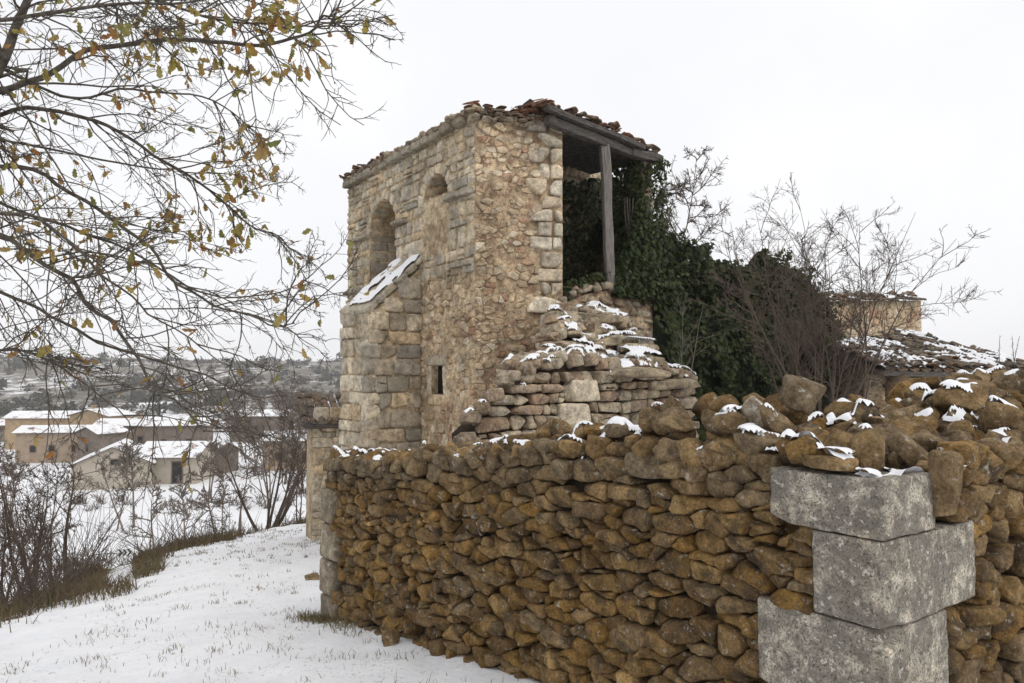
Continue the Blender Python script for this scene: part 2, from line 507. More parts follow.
def shaped(S, res, k, clips, rng, half, noise_amp, nfreq, clip_lo=0.7):
    """S stones in [-1,1]^3: rounded boxes cut by random planes, then roughened (noise_amp in metres)"""
    T, F = cube_template(res)
    q = T / (np.sum(np.abs(T) ** k, 1) ** (1.0 / k))[:, None]
    P = np.repeat(q[None], S, 0)
    for _ in range(clips):
        n = rng.normal(size=(S, 3))
        n /= np.linalg.norm(n, axis=1)[:, None]
        d = rng.uniform(clip_lo, max(1.12, clip_lo + 0.25), S)
        over = np.maximum(0, np.einsum('svk,sk->sv', P, n) - d[:, None])
        P = P - n[:, None, :] * over[..., None] * 0.9
    loc = P * half[:, None, :]
    sd = rng.uniform(-500, 500, (S, 1, 3))
    ns = fbm(loc * nfreq + sd, 1, 3)
    nrm = P / np.maximum(1e-6, np.linalg.norm(P, axis=2))[..., None]
    P = P + nrm * (ns * noise_amp)[..., None] / half[:, None, :]
    return P, F

def emit(mb, W, F, mi, tone):
    S, V = W.shape[:2]
    faces = (F[None] + (np.arange(S) * V)[:, None, None]).reshape(-1, 4)
    t = np.repeat(np.broadcast_to(np.asarray(tone, float), (S,)), V)
    mb.add(W.reshape(-1, 3), faces, mi, t)

def courses(u0, u1, v0, v1, h, w, rng, hv=0.25, wv=0.35, wave=0.03, wfreq=0.8, blocked=None, split=0.12, slant=0.15, top=None, minw=0.4):
    """irregular courses of stones: returns quads (S,4,2) counter-clockwise from lower left"""
    vs = [v0]
    while vs[-1] < v1:
        vs.append(vs[-1] + h * float(np.clip(rng.normal(1, hv), 0.5, 1.8)))
    sd = rng.integers(1, 9999)
    def lv(i, u):
        a = 0.0 if (i == 0) else wave
        return vs[i] + a * float(n2(u * wfreq, i * 0.61, int(sd), 2)) * 2
    out = []
    for i in range(len(vs) - 1):
        vm = (vs[i] + vs[i + 1]) / 2
        ivs = [(u0, u1)]
        for a, b in (blocked(vm) if blocked else []):
            nx_ = []
            for p, q in ivs:
                if b <= p or a >= q:
                    nx_.append((p, q))
                else:
                    if a > p: nx_.append((p, a))
                    if b < q: nx_.append((b, q))
            ivs = nx_
        for p, q in ivs:
            if q - p < 0.04:
                continue
            xs = [p]
            hh = vs[i + 1] - vs[i]
            while xs[-1] < q:
                xs.append(xs[-1] + max(w * minw, w * float(np.exp(rng.normal(0, wv)))))
            if len(xs) > 2 and (q - xs[-2]) < w * 0.5:
                xs.pop(-2)
            xs[-1] = q
            sl = [0] + [float(rng.uniform(-1, 1)) * slant * hh for _ in xs[1:-1]] + [0]
            for j in range(len(xs) - 1):
                a, b = xs[j], xs[j + 1]
                lo_a, lo_b, hi_a, hi_b = lv(i, a), lv(i, b), lv(i + 1, a), lv(i + 1, b)
                if top is not None and (hi_a + hi_b) / 2 > float(top((a + b) / 2)):
                    continue
                Q = np.array([[a - sl[j], lo_a], [b - sl[j + 1], lo_b], [b + sl[j + 1], hi_b], [a + sl[j], hi_a]])
                if rng.random() < split:
                    f = rng.uniform(0.35, 0.65); g = np.clip(f + rng.uniform(-0.1, 0.1), 0.3, 0.7)
                    L = Q[0] + (Q[3] - Q[0]) * f; Rr = Q[1] + (Q[2] - Q[1]) * g
                    out.append(np.array([Q[0], Q[1], Rr, L])); out.append(np.array([L, Rr, Q[2], Q[3]]))
                elif b - a > 1.15 * w and rng.random() < split * 2:
                    f = rng.uniform(0.4, 0.6)
                    B = Q[0] + (Q[1] - Q[0]) * f; Tt = Q[3] + (Q[2] - Q[3]) * (1 - f if rng.random() < 0.5 else f)
                    out.append(np.array([Q[0], B, Tt, Q[3]])); out.append(np.array([B, Q[1], Q[2], Tt]))
                else:
                    out.append(Q)
    return np.array(out)

class Frame:
    """vertical face: O start point (x, y), U direction left to right seen from outside"""
    def __init__(self, O, U):
        U = np.array([U[0], U[1], 0.0]); U /= np.linalg.norm(U)
        self.O = np.array([O[0], O[1], 0.0]); self.U = U
        self.V = np.array([0, 0, 1.0]); self.N = np.array([U[1], -U[0], 0.0])
    def p(self, u, v, n=0.0):
        return self.O + self.U * u + self.V * v + self.N * n

def lay(mb, fr, Q, rng, back, front, fjit=0.02, gap=0.008, res=6, k=5, clips=4, amp=0.008, nfreq=9.0, mi=0, tone=0.0, shrink=0.0, clip_lo=0.7):
    S = len(Q)
    c = Q.mean(1, keepdims=True)
    w = (np.linalg.norm(Q[:, 1] - Q[:, 0], axis=1) + np.linalg.norm(Q[:, 2] - Q[:, 3], axis=1)) / 2
    h = (np.linalg.norm(Q[:, 3] - Q[:, 0], axis=1) + np.linalg.norm(Q[:, 2] - Q[:, 1], axis=1)) / 2
    f = np.stack([1 - gap / np.maximum(w, gap * 2), 1 - gap / np.maximum(h, gap * 2)], -1)
    Q = c + (Q - c) * f[:, None, :]
    fr_ = front + rng.uniform(-fjit, fjit, S)
    half = np.stack([w / 2, h / 2, (fr_ - back) / 2], -1)
    P, F = shaped(S, res, k, clips, rng, half, amp, nfreq, clip_lo)
    a = (P[..., 0] + 1) / 2; b = (P[..., 1] + 1) / 2
    uv = (Q[:, None, 0] * ((1 - a) * (1 - b))[..., None] + Q[:, None, 1] * (a * (1 - b))[..., None]
          + Q[:, None, 2] * (a * b)[..., None] + Q[:, None, 3] * ((1 - a) * b)[..., None])
    z = back + (fr_ - back)[:, None] * (P[..., 2] + 1) / 2
    W = fr.O + uv[..., :1] * fr.U + uv[..., 1:] * fr.V + z[..., None] * fr.N
    emit(mb, W, F, mi, tone)

def lay_rubble(mb, fr, pts, rng, back, front, aspect=1.7, lim=None, res=8, k=4.0, pw=9, fjit=0.03, grow=1.02, amp=0.012, nfreq=10, wvar=0.3, tilt=0.03, mi=0, tone=0.0):
    """irregular stones that fit against their neighbours (cells of a weighted anisotropic Voronoi diagram)"""
    pts = np.asarray(pts, float); S = len(pts)
    q = pts / np.array([aspect, 1.0])
    d2 = ((q[:, None] - q[None]) ** 2).sum(-1)
    np.fill_diagonal(d2, 1e9)
    K = min(14, S - 1)
    nb = np.argpartition(d2, K - 1, axis=1)[:, :K]
    dist = np.sqrt(np.take_along_axis(d2, nb, 1))
    typ = np.median(dist.min(1))
    wgt = rng.uniform(-wvar, wvar, S) * typ ** 2
    vec = q[nb] - q[:, None]
    n = vec / dist[..., None]
    d = np.clip((dist ** 2 + wgt[:, None] - wgt[nb]) / (2 * dist), 0.22 * dist, 0.78 * dist)
    far = np.full((S, 4), typ * 1.3)
    if lim is not None:
        far[:, 0] = np.minimum(far[:, 0], (lim[:, 1] - pts[:, 0]) / aspect); far[:, 1] = np.minimum(far[:, 1], (pts[:, 0] - lim[:, 0]) / aspect)
        far[:, 2] = np.minimum(far[:, 2], lim[:, 3] - pts[:, 1]); far[:, 3] = np.minimum(far[:, 3], pts[:, 1] - lim[:, 2])
    far = np.maximum(far, typ * 0.12)
    n = np.concatenate([n, np.broadcast_to(np.array([[1, 0], [-1, 0], [0, 1], [0, -1.0]]), (S, 4, 2))], 1)
    d = np.concatenate([d, far], 1)
    T, F = cube_template(res)
    rho = np.maximum(np.abs(T[:, 0]), np.abs(T[:, 1]))
    dr = T[:, :2] / np.maximum(1e-6, np.linalg.norm(T[:, :2], axis=1))[:, None]
    s = np.maximum(1e-6, np.sum(np.maximum(0, np.einsum('ske,ve->svk', n, dr) / d[:, None, :]) ** pw, 2)) ** (-1.0 / pw)
    nrm = (rho ** k + np.abs(T[:, 2]) ** k) ** (1.0 / k)
    ip = (rho / nrm)[None, :, None] * s[..., None] * dr[None] * grow
    ip[..., 0] *= aspect
    zt = np.broadcast_to((T[:, 2] / nrm)[None], ip.shape[:2])
    f = front + rng.uniform(-fjit, fjit, S)
    z = back + (f - back)[:, None] * (zt + 1) / 2
    sd = rng.uniform(-500, 500, (S, 1, 3))
    L3 = np.concatenate([ip, z[..., None]], -1)
    ns = np.stack([fbm(L3 * nfreq + sd + j * 31.7, 1, 4, 0.55) for j in range(3)], -1)
    L3 = L3 + ns * amp * np.array([1.1, 1.0, 1.5])
    tl = rng.normal(0, tilt, (S, 1, 2)) / typ
    L3[..., 2] += np.maximum(0, zt) * np.sum(ip * tl, -1)
    W = fr.O + (pts[:, None, :1] + L3[..., :1]) * fr.U + (pts[:, None, 1:] + L3[..., 1:2]) * fr.V + L3[..., 2:] * fr.N
    emit(mb, W, F, mi, tone)

def seeds(Q, rng, j=0.28):
    """stone centres from a set of courses, shaken out of line"""
    c = Q.mean(1)
    h = np.abs(Q[:, 3, 1] - Q[:, 0, 1]); w = np.abs(Q[:, 1, 0] - Q[:, 0, 0])
    return c + np.stack([rng.uniform(-j, j, len(Q)) * w, rng.uniform(-j, j, len(Q)) * h], -1)

def bvh_of(mbs):
    from mathutils.bvhtree import BVHTree
    V, Fc, n = [], [], 0
    for m in mbs:
        V.append(np.concatenate(m.v))
        for f, _ in m.f:
            Fc += (f + n).tolist()
        n += m.n
    return BVHTree.FromPolygons(np.concatenate(V).tolist(), Fc)

def drape(mb, bvh, fr, u0, u1, n0, n1, step, thick, thr, seed, freq=5.0, nzmin=0.45, maxstep=0.1, crev=3.0, ztop=12.0, zmin=-9, fn=None):
    """snow caught on whatever lies below a grid: thin, patchy, deeper in hollows"""
    us, ns_ = np.arange(u0, u1 + 1e-6, step), np.arange(n0, n1 + 1e-6, step)
    H = np.full((len(us), len(ns_)), np.nan); NZ = np.zeros_like(H)
    down = Vector((0, 0, -1))
    for i, u in enumerate(us):
        for j, n_ in enumerate(ns_):
            p = fr.p(u, ztop, n_)
            h = bvh.ray_cast(Vector(p), down)
            if h[0] is not None and h[0].z > zmin:
                H[i, j] = h[0].z; NZ[i, j] = abs(h[1].z)
    ok = ~np.isnan(H)
    def blur(A, k):
        w = ok.astype(float); a = np.where(ok, A, 0)
        for _ in range(k):
            for ax in (0, 1):
                a = (np.roll(a, 1, ax) + a * 2 + np.roll(a, -1, ax)) / 4; w = (np.roll(w, 1, ax) + w * 2 + np.roll(w, -1, ax)) / 4
        return a / np.maximum(w, 1e-6)
    Hs, Hl = blur(H, 1), blur(H, 5)
    UU, NN = np.meshgrid(us, ns_, indexing='ij')
    m = n2(UU * freq, NN * freq, seed, 2) + crev * np.clip(Hl - H, -0.05, 0.05) + 0.25 * n2(UU * freq * 4, NN * freq * 4, seed + 3, 2)
    if fn is not None:
        m = m + fn(UU, NN)
    hi_, lo__ = H.copy(), H.copy()
    for du in (-1, 0, 1):
        for dn_ in (-1, 0, 1):
            s_ = np.roll(np.roll(H, du, 0), dn_, 1)
            hi_ = np.fmax(hi_, s_); lo__ = np.fmin(lo__, s_)
    fill = np.clip(fn(UU, NN) * 1.5 - 0.1, 0, 1) if fn is not None else 0.0 * H
    rng_h = (hi_ - lo__) * (1 - fill)
    t = np.clip((m - thr) / 0.14, -1, 1.5) - np.clip(rng_h / maxstep, 0, 2) * 0.55 - np.where(NZ < nzmin * 0.7, 0.5, 0)
    t = np.where(ok, t, -1) + fill * 1.2
    for _ in range(3):
        t = (np.roll(t, 1, 0) + np.roll(t, -1, 0) + np.roll(t, 1, 1) + np.roll(t, -1, 1) + 2 * t) / 6
    Z = np.where(np.abs(Hs - H) < 0.025, Hs, H) * (1 - fill) + np.fmax(Hl, Hs) * fill + thick * t
    P = fr.O + UU[..., None] * fr.U + NN[..., None] * fr.N; P[..., 2] = np.where(ok, Z, 0)
    good = ok & (t > -0.45) & (rng_h < maxstep * 1.8)
    idx = np.arange(H.size).reshape(H.shape)
    q = np.stack([idx[:-1, :-1], idx[1:, :-1], idx[1:, 1:], idx[:-1, 1:]], -1).reshape(-1, 4)
    zz_ = P[..., 2].ravel()[q]
    q = q[good.ravel()[q].all(1) & (zz_.max(1) - zz_.min(1) < step * 2.0)]
    if np.cross(fr.U, fr.N)[2] < 0:
        q = q[:, ::-1]
    used, inv = np.unique(q.ravel(), return_inverse=True)
    if len(used):
        mb.add(P.reshape(-1, 3)[used], inv.reshape(-1, 4).astype(np.int64))

def rot_mats(S, rng, tilt, yaw=None):
    out = np.zeros((S, 3, 3))
    for i in range(S):
        e = Euler((rng.normal(0, tilt), rng.normal(0, tilt), rng.uniform(0, 6.28) if yaw is None else yaw + rng.normal(0, 0.25)))
        out[i] = np.array(e.to_matrix())
    return out

def rocks(mb, C, size, rng, tilt=0.25, res=6, k=4.5, clips=7, amp=0.016, nfreq=10.0, mi=0, tone=0.0, yaw=None, clip_lo=0.72):
    C = np.asarray(C, float); size = np.asarray(size, float)
    S = len(C)
    P, F = shaped(S, res, k, clips, rng, size / 2, amp, nfreq, clip_lo)
    W = np.einsum('sij,svj->svi', rot_mats(S, rng, tilt, yaw), P * size[:, None, :] / 2) + C[:, None, :]
    emit(mb, W, F, mi, tone)

def snow_blobs(mb, C, size, rng, tilt=0.2, yaw=None, res=9):
    rocks(mb, C, size, rng, tilt=tilt, res=res, k=2.2, clips=2, amp=0.035, nfreq=11.0, yaw=yaw, clip_lo=0.6)

# ------------------------------------------------------------------ tubes, branches, leaves
def tube(mb, pts, rad, sides=5, mi=0):
    pts = np.asarray(pts, float); n = len(pts)
    rad = np.broadcast_to(np.asarray(rad, float), (n,))
    t = np.gradient(pts, axis=0)
    t /= np.maximum(1e-9, np.linalg.norm(t, axis=1))[:, None]
    ref = np.array([0.31, 0.22, 0.92]) if abs(t[0] @ np.array([0.31, 0.22, 0.92])) < 0.9 else np.array([0.9, -0.3, 0.1])
    a = np.cross(t, ref); a /= np.maximum(1e-9, np.linalg.norm(a, axis=1))[:, None]
    b = np.cross(t, a)
    th = np.arange(sides) * 2 * math.pi / sides
    ring = a[:, None] * np.cos(th)[None, :, None] + b[:, None] * np.sin(th)[None, :, None]
    W = pts[:, None] + ring * rad[:, None, None]
    i = np.arange(n - 1)[:, None] * sides
    j = np.arange(sides)[None]
    j2 = (j + 1) % sides
    q = np.stack([i + j, i + j2, i + sides + j2, i + sides + j], -1).reshape(-1, 4)
    mb.add(W.reshape(-1, 3), q, mi)
    if rad[-1] > 0.02:
        mb.add(W[-1], [tuple(range(sides))], mi)

def unit(v):
    return v / max(1e-9, np.linalg.norm(v))

def wander(start, d, length, n, wig, up, rng):
    """polyline that starts along d, wavers by wig and bends by 'up' (negative droops)"""
    pts = [np.array(start, float)]; d = unit(np.array(d, float)); s = length / n
    for _ in range(n):
        d = unit(d + rng.normal(0, wig, 3) + np.array([0, 0, up]))
        pts.append(pts[-1] + d * s)
    return np.array(pts)

def branch(mb, pts, r0, r1, level, spec, rng, tips=None, sides=5):
    n = len(pts)
    tube(mb, pts, np.linspace(r0, r1, n), sides)
    if level >= len(spec):
        if tips is not None:
            tips.append((pts[-1], unit(pts[-1] - pts[-2]), pts))
        return
    sp = spec[level]
    L = np.sum(np.linalg.norm(np.diff(pts, axis=0), axis=1))
    cnt = max(1, int(rng.poisson(sp['n'])))
    for i in range(cnt):
        f = rng.uniform(sp.get('from', 0.2), 1.0)
        x = f * (n - 1); k = min(int(x), n - 2)
        p = pts[k] + (pts[k + 1] - pts[k]) * (x - k)
        t = unit(pts[k + 1] - pts[k])
        side = unit(np.cross(t, rng.normal(size=3)))
        ang = RAD(rng.normal(sp['ang'], 10))
        d = t * math.cos(ang) + side * math.sin(ang)
        if 'flat' in sp:
            d = d * np.array([1, sp['flat'], 1])
        ll = sp['len'] * L * rng.uniform(0.5, 1.15) * (1.15 - 0.6 * f)
        rr = (r0 + (r1 - r0) * f) * sp.get('rf', 0.6)
        rr = max(rr, sp.get('rmin', 0.004))
        q = wander(p, d, ll, sp.get('seg', 5), sp.get('wig', 0.12), sp.get('up', 0.05), rng)
        branch(mb, q, rr, rr * 0.45, level + 1, spec, rng, tips, max(3, sides - 1))

def make_tree(name, base, height, label, cat, group, mat, seed, stems=1, lean=(0, 0), spread=0.25, trunk_r=None, spec=None, bare=0.35, wig=0.08, wander_up=0.03, trunk_mat=None, crown_name="crown"):
    rng = np.random.default_rng(seed)
    base = np.array(base, float)
    root = empty(name, base)
    tag(root, label, cat, group)
    tr, cr = MB(), MB()
    r = trunk_r or height * 0.022
    spec = spec or [dict(n=11, ang=42, len=0.42, rf=0.5, up=0.08, wig=0.13), dict(n=7, ang=38, len=0.42, rf=0.5, up=0.05, wig=0.16), dict(n=5, ang=36, len=0.45, rf=0.6, up=0.02, wig=0.2, seg=3)]
    for s in range(stems):
        d = np.array([lean[0] + rng.normal(0, spread if stems > 1 else 0.03), lean[1] + rng.normal(0, spread if stems > 1 else 0.03), 1.0])
        b0 = base + np.array([rng.normal(0, r * 1.2), rng.normal(0, r * 1.2), -0.15]) if stems > 1 else base - np.array([0, 0, 0.15])
        h = height * (1.0 if s == 0 else rng.uniform(0.6, 1.0))
        pts = wander(b0, d, h, 10, wig * 0.6, wander_up, rng)
        k = max(2, int(10 * bare))
        rr = r * (1 if stems == 1 else rng.uniform(0.5, 0.9))
        rad = np.linspace(rr, rr * 0.12, 11)
        tube(tr, pts[:k + 1], rad[:k + 1], 7)
        branch(cr, pts[k:], rad[k], rad[-1], 0, spec, rng, None, 5)
    tr.build("trunk", trunk_mat or mat, root)
    cr.build(crown_name, mat, root)
    return root

def leaf_cards(mb, C, Nn, size, rng, mi=0, aspect=0.85):
    """many small ivy-like leaves: four-corner blades folded along the midrib"""
    S = len(C)
    Nn = Nn / np.maximum(1e-9, np.linalg.norm(Nn, axis=1))[:, None]
    t = rng.normal(size=(S, 3)); t[:, 2] -= 0.8
    t -= Nn * np.sum(t * Nn, 1)[:, None]
    t /= np.maximum(1e-9, np.linalg.norm(t, axis=1))[:, None]
    b = np.cross(Nn, t)
    s = (size * rng.uniform(0.6, 1.35, S))[:, None]
    v0 = C - t * s * 0.5
    v1 = C - t * s * 0.1 + b * s * 0.5 * aspect + Nn * s * 0.16
    v2 = C + t * s * 0.6
    v3 = C - t * s * 0.1 - b * s * 0.5 * aspect + Nn * s * 0.16
    W = np.stack([v0, v1, v2, v3], 1)
    i = np.arange(S)[:, None] * 4
    f = np.concatenate([i + np.array([[0, 1, 2]]), i + np.array([[0, 2, 3]])])
    mb.add(W.reshape(-1, 3), f, mi)

# ------------------------------------------------------------------ dry stone wall in front
P0 = np.array([1.716, 3.45])                      # dressed corner
LW = np.array([-0.593, 0.805])                    # along the long face, away from the corner
WLEN = 6.57
WL = Frame(P0 + LW * WLEN, -LW)                   # long face: u = 0 at its far end, WLEN at the corner
WR = Frame(P0, (0.805, 0.593))                   # short face running off to the right
rng = np.random.default_rng(11)

def wtop(u):      # top of the long face
    return np.interp(u, [0, 0.6, 1.4, 3.2, 4.0, 5.2, 5.6, 6.1, 6.57], [0.60, 0.63, 0.72, 0.94, 1.06, 1.13, 1.15, 1.15, 1.10])
def wbot(u):
    q = WL.O[None, :2] + np.atleast_1d(u)[:, None] * WL.U[None, :2]
    return zground(q[:, 0], q[:, 1])

wall_base = np.array([P0[0] + LW[0] * 3, P0[1] + LW[1] * 3, zg(*(P0 + LW * 3))])
wall = empty("dry_stone_wall", wall_base)
tag(wall, "long ochre dry stone wall with grey dressed corner blocks across the foreground", "stone wall")

blocks = [  # (length along long face, length along short face, z low, z high)
    (0.612, 0.470, 0.868, 1.150), (0.375, 0.905, 0.462, 0.868), (0.70, 0.575, 0.03, 0.462), (0.42, 0.86, -0.40, 0.03)]
def blockL(vm, sl=0.13):
    return []
core = MB()
def strip(mb, fr, us, zb, zt, n0, n1, mi=0):
    pts = []
    for u, a, b in zip(us, zb, zt):
        pts += [fr.p(u, a, n0), fr.p(u, b, n0), fr.p(u, b, n1), fr.p(u, a, n1)]
    f = []
    for i in range(len(us) - 1):
        o = i * 4
        f += [(o, o + 4, o + 5, o + 1), (o + 1, o + 5, o + 6, o + 2), (o + 2, o + 6, o + 7, o + 3), (o, o + 3, o + 7, o + 4)]
    f += [(0, 1, 2, 3), tuple((len(us) - 1) * 4 + k for k in (3, 2, 1, 0))]
    mb.add(pts, f, mi)
us = np.linspace(0.05, WLEN - 0.12, 24)
strip(core, WL, us, wbot(us) - 0.4, wtop(us) - 0.05, -0.12, -0.62)
us = np.linspace(0.12, 3.4, 14)
strip(core, WR, us, np.full(14, -0.8), np.interp(us, [0, 0.5, 1.6, 3.4], [0.96, 1.0, 1.1, 1.2]), -0.11, -0.62)
core.build("wall_core", M['wall_core'], wall)

# long face: courses run with the slope of the ground
SL = 0.125
face = MB()
def in_block_L(u, z):
    for bl, bs, a, b in blocks:
        if a - 0.02 < z < b + 0.02 and u > WLEN - bl:
            return True
    return False
Q = courses(0.0, WLEN - 0.28, -1.75, 1.3, 0.100, 0.19, rng, hv=0.25, wv=0.5, wave=0.05, wfreq=1.4, split=0.06, slant=0.28)
Q[..., 1] += SL * (Q[..., 0] - WLEN) + 0.03 + (0.82 - SL * 0) * 0
cen = Q.mean(1)
zb = wbot(cen[:, 0])
keep = (cen[:, 1] < wtop(cen[:, 0])) & (cen[:, 1] > zb - 0.15)
out = []
for q, c, kp in zip(Q, cen, keep):
    if not kp:
        continue
    # stones stop at the dressed blocks of the corner and of the far end
    lim = WLEN
    for bl, bs, a, b in blocks:
        if q[:, 1].max() > a + 0.03 and q[:, 1].min() < b - 0.03:
            lim = min(lim, WLEN - bl)
    if q[:, 0].min() > lim - 0.05:
        continue
    q = q.copy(); q[:, 0] = np.minimum(q[:, 0], lim - 0.004)
    end = 0.27 + 0.12 * (int((c[1] + 3) / 0.42) % 2)
    if c[1] < 0.25:
        if q[:, 0].max() < end + 0.05:
            continue
        q[:, 0] = np.maximum(q[:, 0], end + 0.004)
    out.append(q)
# fill between blocks of different length beside the corner
for bl, bs, a, b in blocks:
    if bl < 0.5:
        n = 3
        zs = np.linspace(a, b, n + 1)
        for i in range(n):
            x1 = WLEN - bl - 0.004; x0 = WLEN - 0.63 - rng.uniform(0, 0.06)
            out.append(np.array([[x0, zs[i]], [x1, zs[i]], [x1, zs[i + 1]], [x0, zs[i + 1]]]))
Q = np.array(out)
SD = seeds(Q, rng, 0.36)
lim = np.tile(np.array([-0.02, WLEN, -5.0, 5.0]), (len(SD), 1))
for i, (u, z) in enumerate(SD):
    for bl, bs, a, b in blocks:
        if a - 0.04 < z < b + 0.04:
            lim[i, 1] = min(lim[i, 1], WLEN - bl + 0.01)
    for k_ in range(4):
        if -1.30 + 0.4 * k_ < z < -0.90 + 0.4 * k_:
            lim[i, 0] = 0.27 if k_ % 2 else 0.38
lim[:, 3] = wtop(SD[:, 0]) + 0.10
ok = (SD[:, 0] > lim[:, 0] + 0.03) & (SD[:, 0] < lim[:, 1] - 0.03)
SD, lim = SD[ok], lim[ok]
tone_w = np.clip(smooth(0.38, 0.05, wtop(SD[:, 0]) - SD[:, 1]) * 0.6 + rng.uniform(0, 0.15, len(SD)) + 0.4 * (rng.random(len(SD)) < 0.08), 0.001, 1)
lay_rubble(face, WL, SD, rng, -0.17, 0.0, aspect=2.05, lim=lim, res=14, k=5.0, pw=10, fjit=0.04, grow=0.985, amp=0.022, nfreq=13, wvar=1.0, tilt=0.014, tone=tone_w)
# short face
def rtop(s):
    return np.interp(s, [0, 0.45, 0.9, 1.6, 3.4], [1.10, 1.10, 1.15, 1.22, 1.35])
Q = courses(0.0, 3.4, -0.7, 1.6, 0.105, 0.20, rng, hv=0.25, wv=0.45, wave=0.05, wfreq=1.2, split=0.05, slant=0.25)
cen = Q.mean(1); out = []
for q, c in zip(Q, cen):
    if c[1] > rtop(c[0]):
        continue
    lim = 0.0
    for bl, bs, a, b in blocks:
        if q[:, 1].max() > a + 0.03 and q[:, 1].min() < b - 0.03:
            lim = max(lim, bs)
    if q[:, 0].max() < lim + 0.06:
        continue
    q = q.copy(); q[:, 0] = np.maximum(q[:, 0], lim + 0.004)
    out.append(q)
Q = np.array(out); SD = seeds(Q, rng, 0.42)
lim = np.tile(np.array([0.0, 4.0, -5.0, 5.0]), (len(SD), 1))
for i, (u, z) in enumerate(SD):
    for bl, bs, a, b in blocks:
        if a - 0.04 < z < b + 0.04:
            lim[i, 0] = max(lim[i, 0], bs - 0.01)
ok = SD[:, 0] > lim[:, 0] + 0.03
SD, lim = SD[ok], lim[ok]
lay_rubble(face, WR, SD, rng, -0.17, 0.0, aspect=1.8, lim=lim, res=17, k=4.6, pw=7, fjit=0.04, grow=1.0, amp=0.024, nfreq=12, wvar=0.5, tilt=0.012, tone=np.clip(rng.uniform(0, 0.45, len(SD)), 0.001, 1))
# far end face of the wall (returns to the left)
WE = Frame(WL.p(0, 0, -0.6)[:2], WL.N[:2])
Q = courses(0.0, 0.58, -1.6, 0.55, 0.16, 0.25, rng, split=0.1)
lay(face, WE, Q, rng, -0.2, 0.0, res=6, k=4, clips=7, amp=0.012, tone=0.3)
face.build("face_stones", M['wall_stone'], wall)

# dressed blocks
BLK = []
for i, (bl, bs, a, b) in enumerate(blocks):
    mb = MB()
    q = np.array([[[WLEN - bl, a], [WLEN, a], [WLEN, b], [WLEN - bl, b]]])
    r2 = np.random.default_rng(200 + i)
    lay(mb, WL, q, r2, -bs, 0.022, fjit=0.004, gap=0.006, res=46, k=42, clips=3, amp=0.008, nfreq=14, clip_lo=1.3)
    mb.build("corner_block", M['corner_stone'], wall); BLK.append(mb)
zz = -1.30
for i in range(4):
    mb = MB()
    hgt = 0.40
    r2 = np.random.default_rng(230 + i)
    wdt = 0.27 if i % 2 else 0.38
    q = np.array([[[-0.06, zz], [wdt, zz], [wdt, zz + hgt], [-0.06, zz + hgt]]])
    lay(mb, WL, q, r2, -0.58, 0.03, fjit=0.012, gap=0.01, res=14, k=14, clips=3, amp=0.01, nfreq=9, clip_lo=1.15)
    mb.build("end_block", M['end_stone'], wall)
    zz += hgt

# coping: two jumbled layers of loose stones along the top of the long face, a higher heap at the corner
cop = MB(); C, Sz, T = [], [], []
r = np.random.default_rng(31)
def top_stones(us_, lift, n_lo, n_hi, sc):
    for u in us_:
        uu = u + r.normal(0, 0.03)
        big = sc * (0.74 + 0.36 * smooth(2.5, 6.0, uu)) * (1.25 if r.random() < 0.15 else 1.0)
        s = np.array([r.uniform(0.15, 0.30), r.uniform(0.12, 0.22), r.uniform(0.09, 0.17)]) * big
        C.append(WL.p(uu, wtop(uu) + lift * big + r.uniform(-0.02, 0.02), r.uniform(n_lo, n_hi))); Sz.append(s); T.append(r.uniform(0.0, 0.75))
for n_lo, n_hi, lift, gp in ((-0.13, -0.05, 0.035, 1.0), (-0.52, -0.40, 0.05, 1.0), (-0.34, -0.2, 0.085, 1.15)):
    u = 0.05; us_ = []
    while u < 5.98:
        us_.append(u); u += gp * r.uniform(0.13, 0.24) * (0.8 + 0.4 * smooth(2.5, 6, u))
    top_stones(us_, lift, n_lo, n_hi, 1.0)
u = 3.9; us_ = []
while u < 5.95:
    us_.append(u); u += r.uniform(0.14, 0.26)
top_stones(us_, 0.17, -0.3, -0.15, 1.0)
u = 5.0; us_ = []
while u < 5.95:
    us_.append(u); u += r.uniform(0.16, 0.26)
top_stones(us_, 0.26, -0.45, -0.2, 1.0)
rocks(cop, C, Sz, r, tilt=0.4, res=12, k=5.5, clips=10, amp=0.016, nfreq=13, tone=np.array(T), clip_lo=0.62)
cop.build("coping_stones", M['wall_stone'], wall)

# collapsed rubble heap on the short run
heap = MB(); C, Sz, T = [], [], []
def heap_z(s, w):
    return rtop(s) + 0.11 * smooth(0.0, 0.75, w) + 0.05 * s * smooth(0.2, 0.8, w)
for s_ in np.arange(0.1, 3.2, 0.165):
    for w_ in np.arange(0.08, 0.95, 0.17):
        if s_ < 0.62 and w_ < 0.3: continue
        sz = np.array([r.uniform(0.16, 0.32), r.uniform(0.14, 0.24), r.uniform(0.1, 0.18)]) * (1.1 if r.random() < 0.2 else 0.82)
        z = heap_z(s_, w_) - 0.04 + r.uniform(-0.03, 0.07)
        if s_ < 0.62 and w_ < 0.8: z = 1.17 + sz[2] * 0.35
        C.append(WR.p(s_ + r.normal(0, 0.04), z, -w_ + r.normal(0, 0.03))); Sz.append(sz); T.append(r.uniform(0.05, 0.7))
rocks(heap, C, Sz, r, tilt=0.4, res=14, k=5.5, clips=10, amp=0.018, nfreq=13, tone=np.array(T), clip_lo=0.62)
us = np.linspace(0.1, 3.3, 12)
hc = []
for w0, w1 in ((0.62, 1.05), (0.3, 0.62)):
    strip(heap, WR, us, np.full(12, -0.8), heap_z(us, w0) - 0.13, -w0 + 0.02, -w1)
heap.build("rubble_heap", M['wall_stone'], wall)

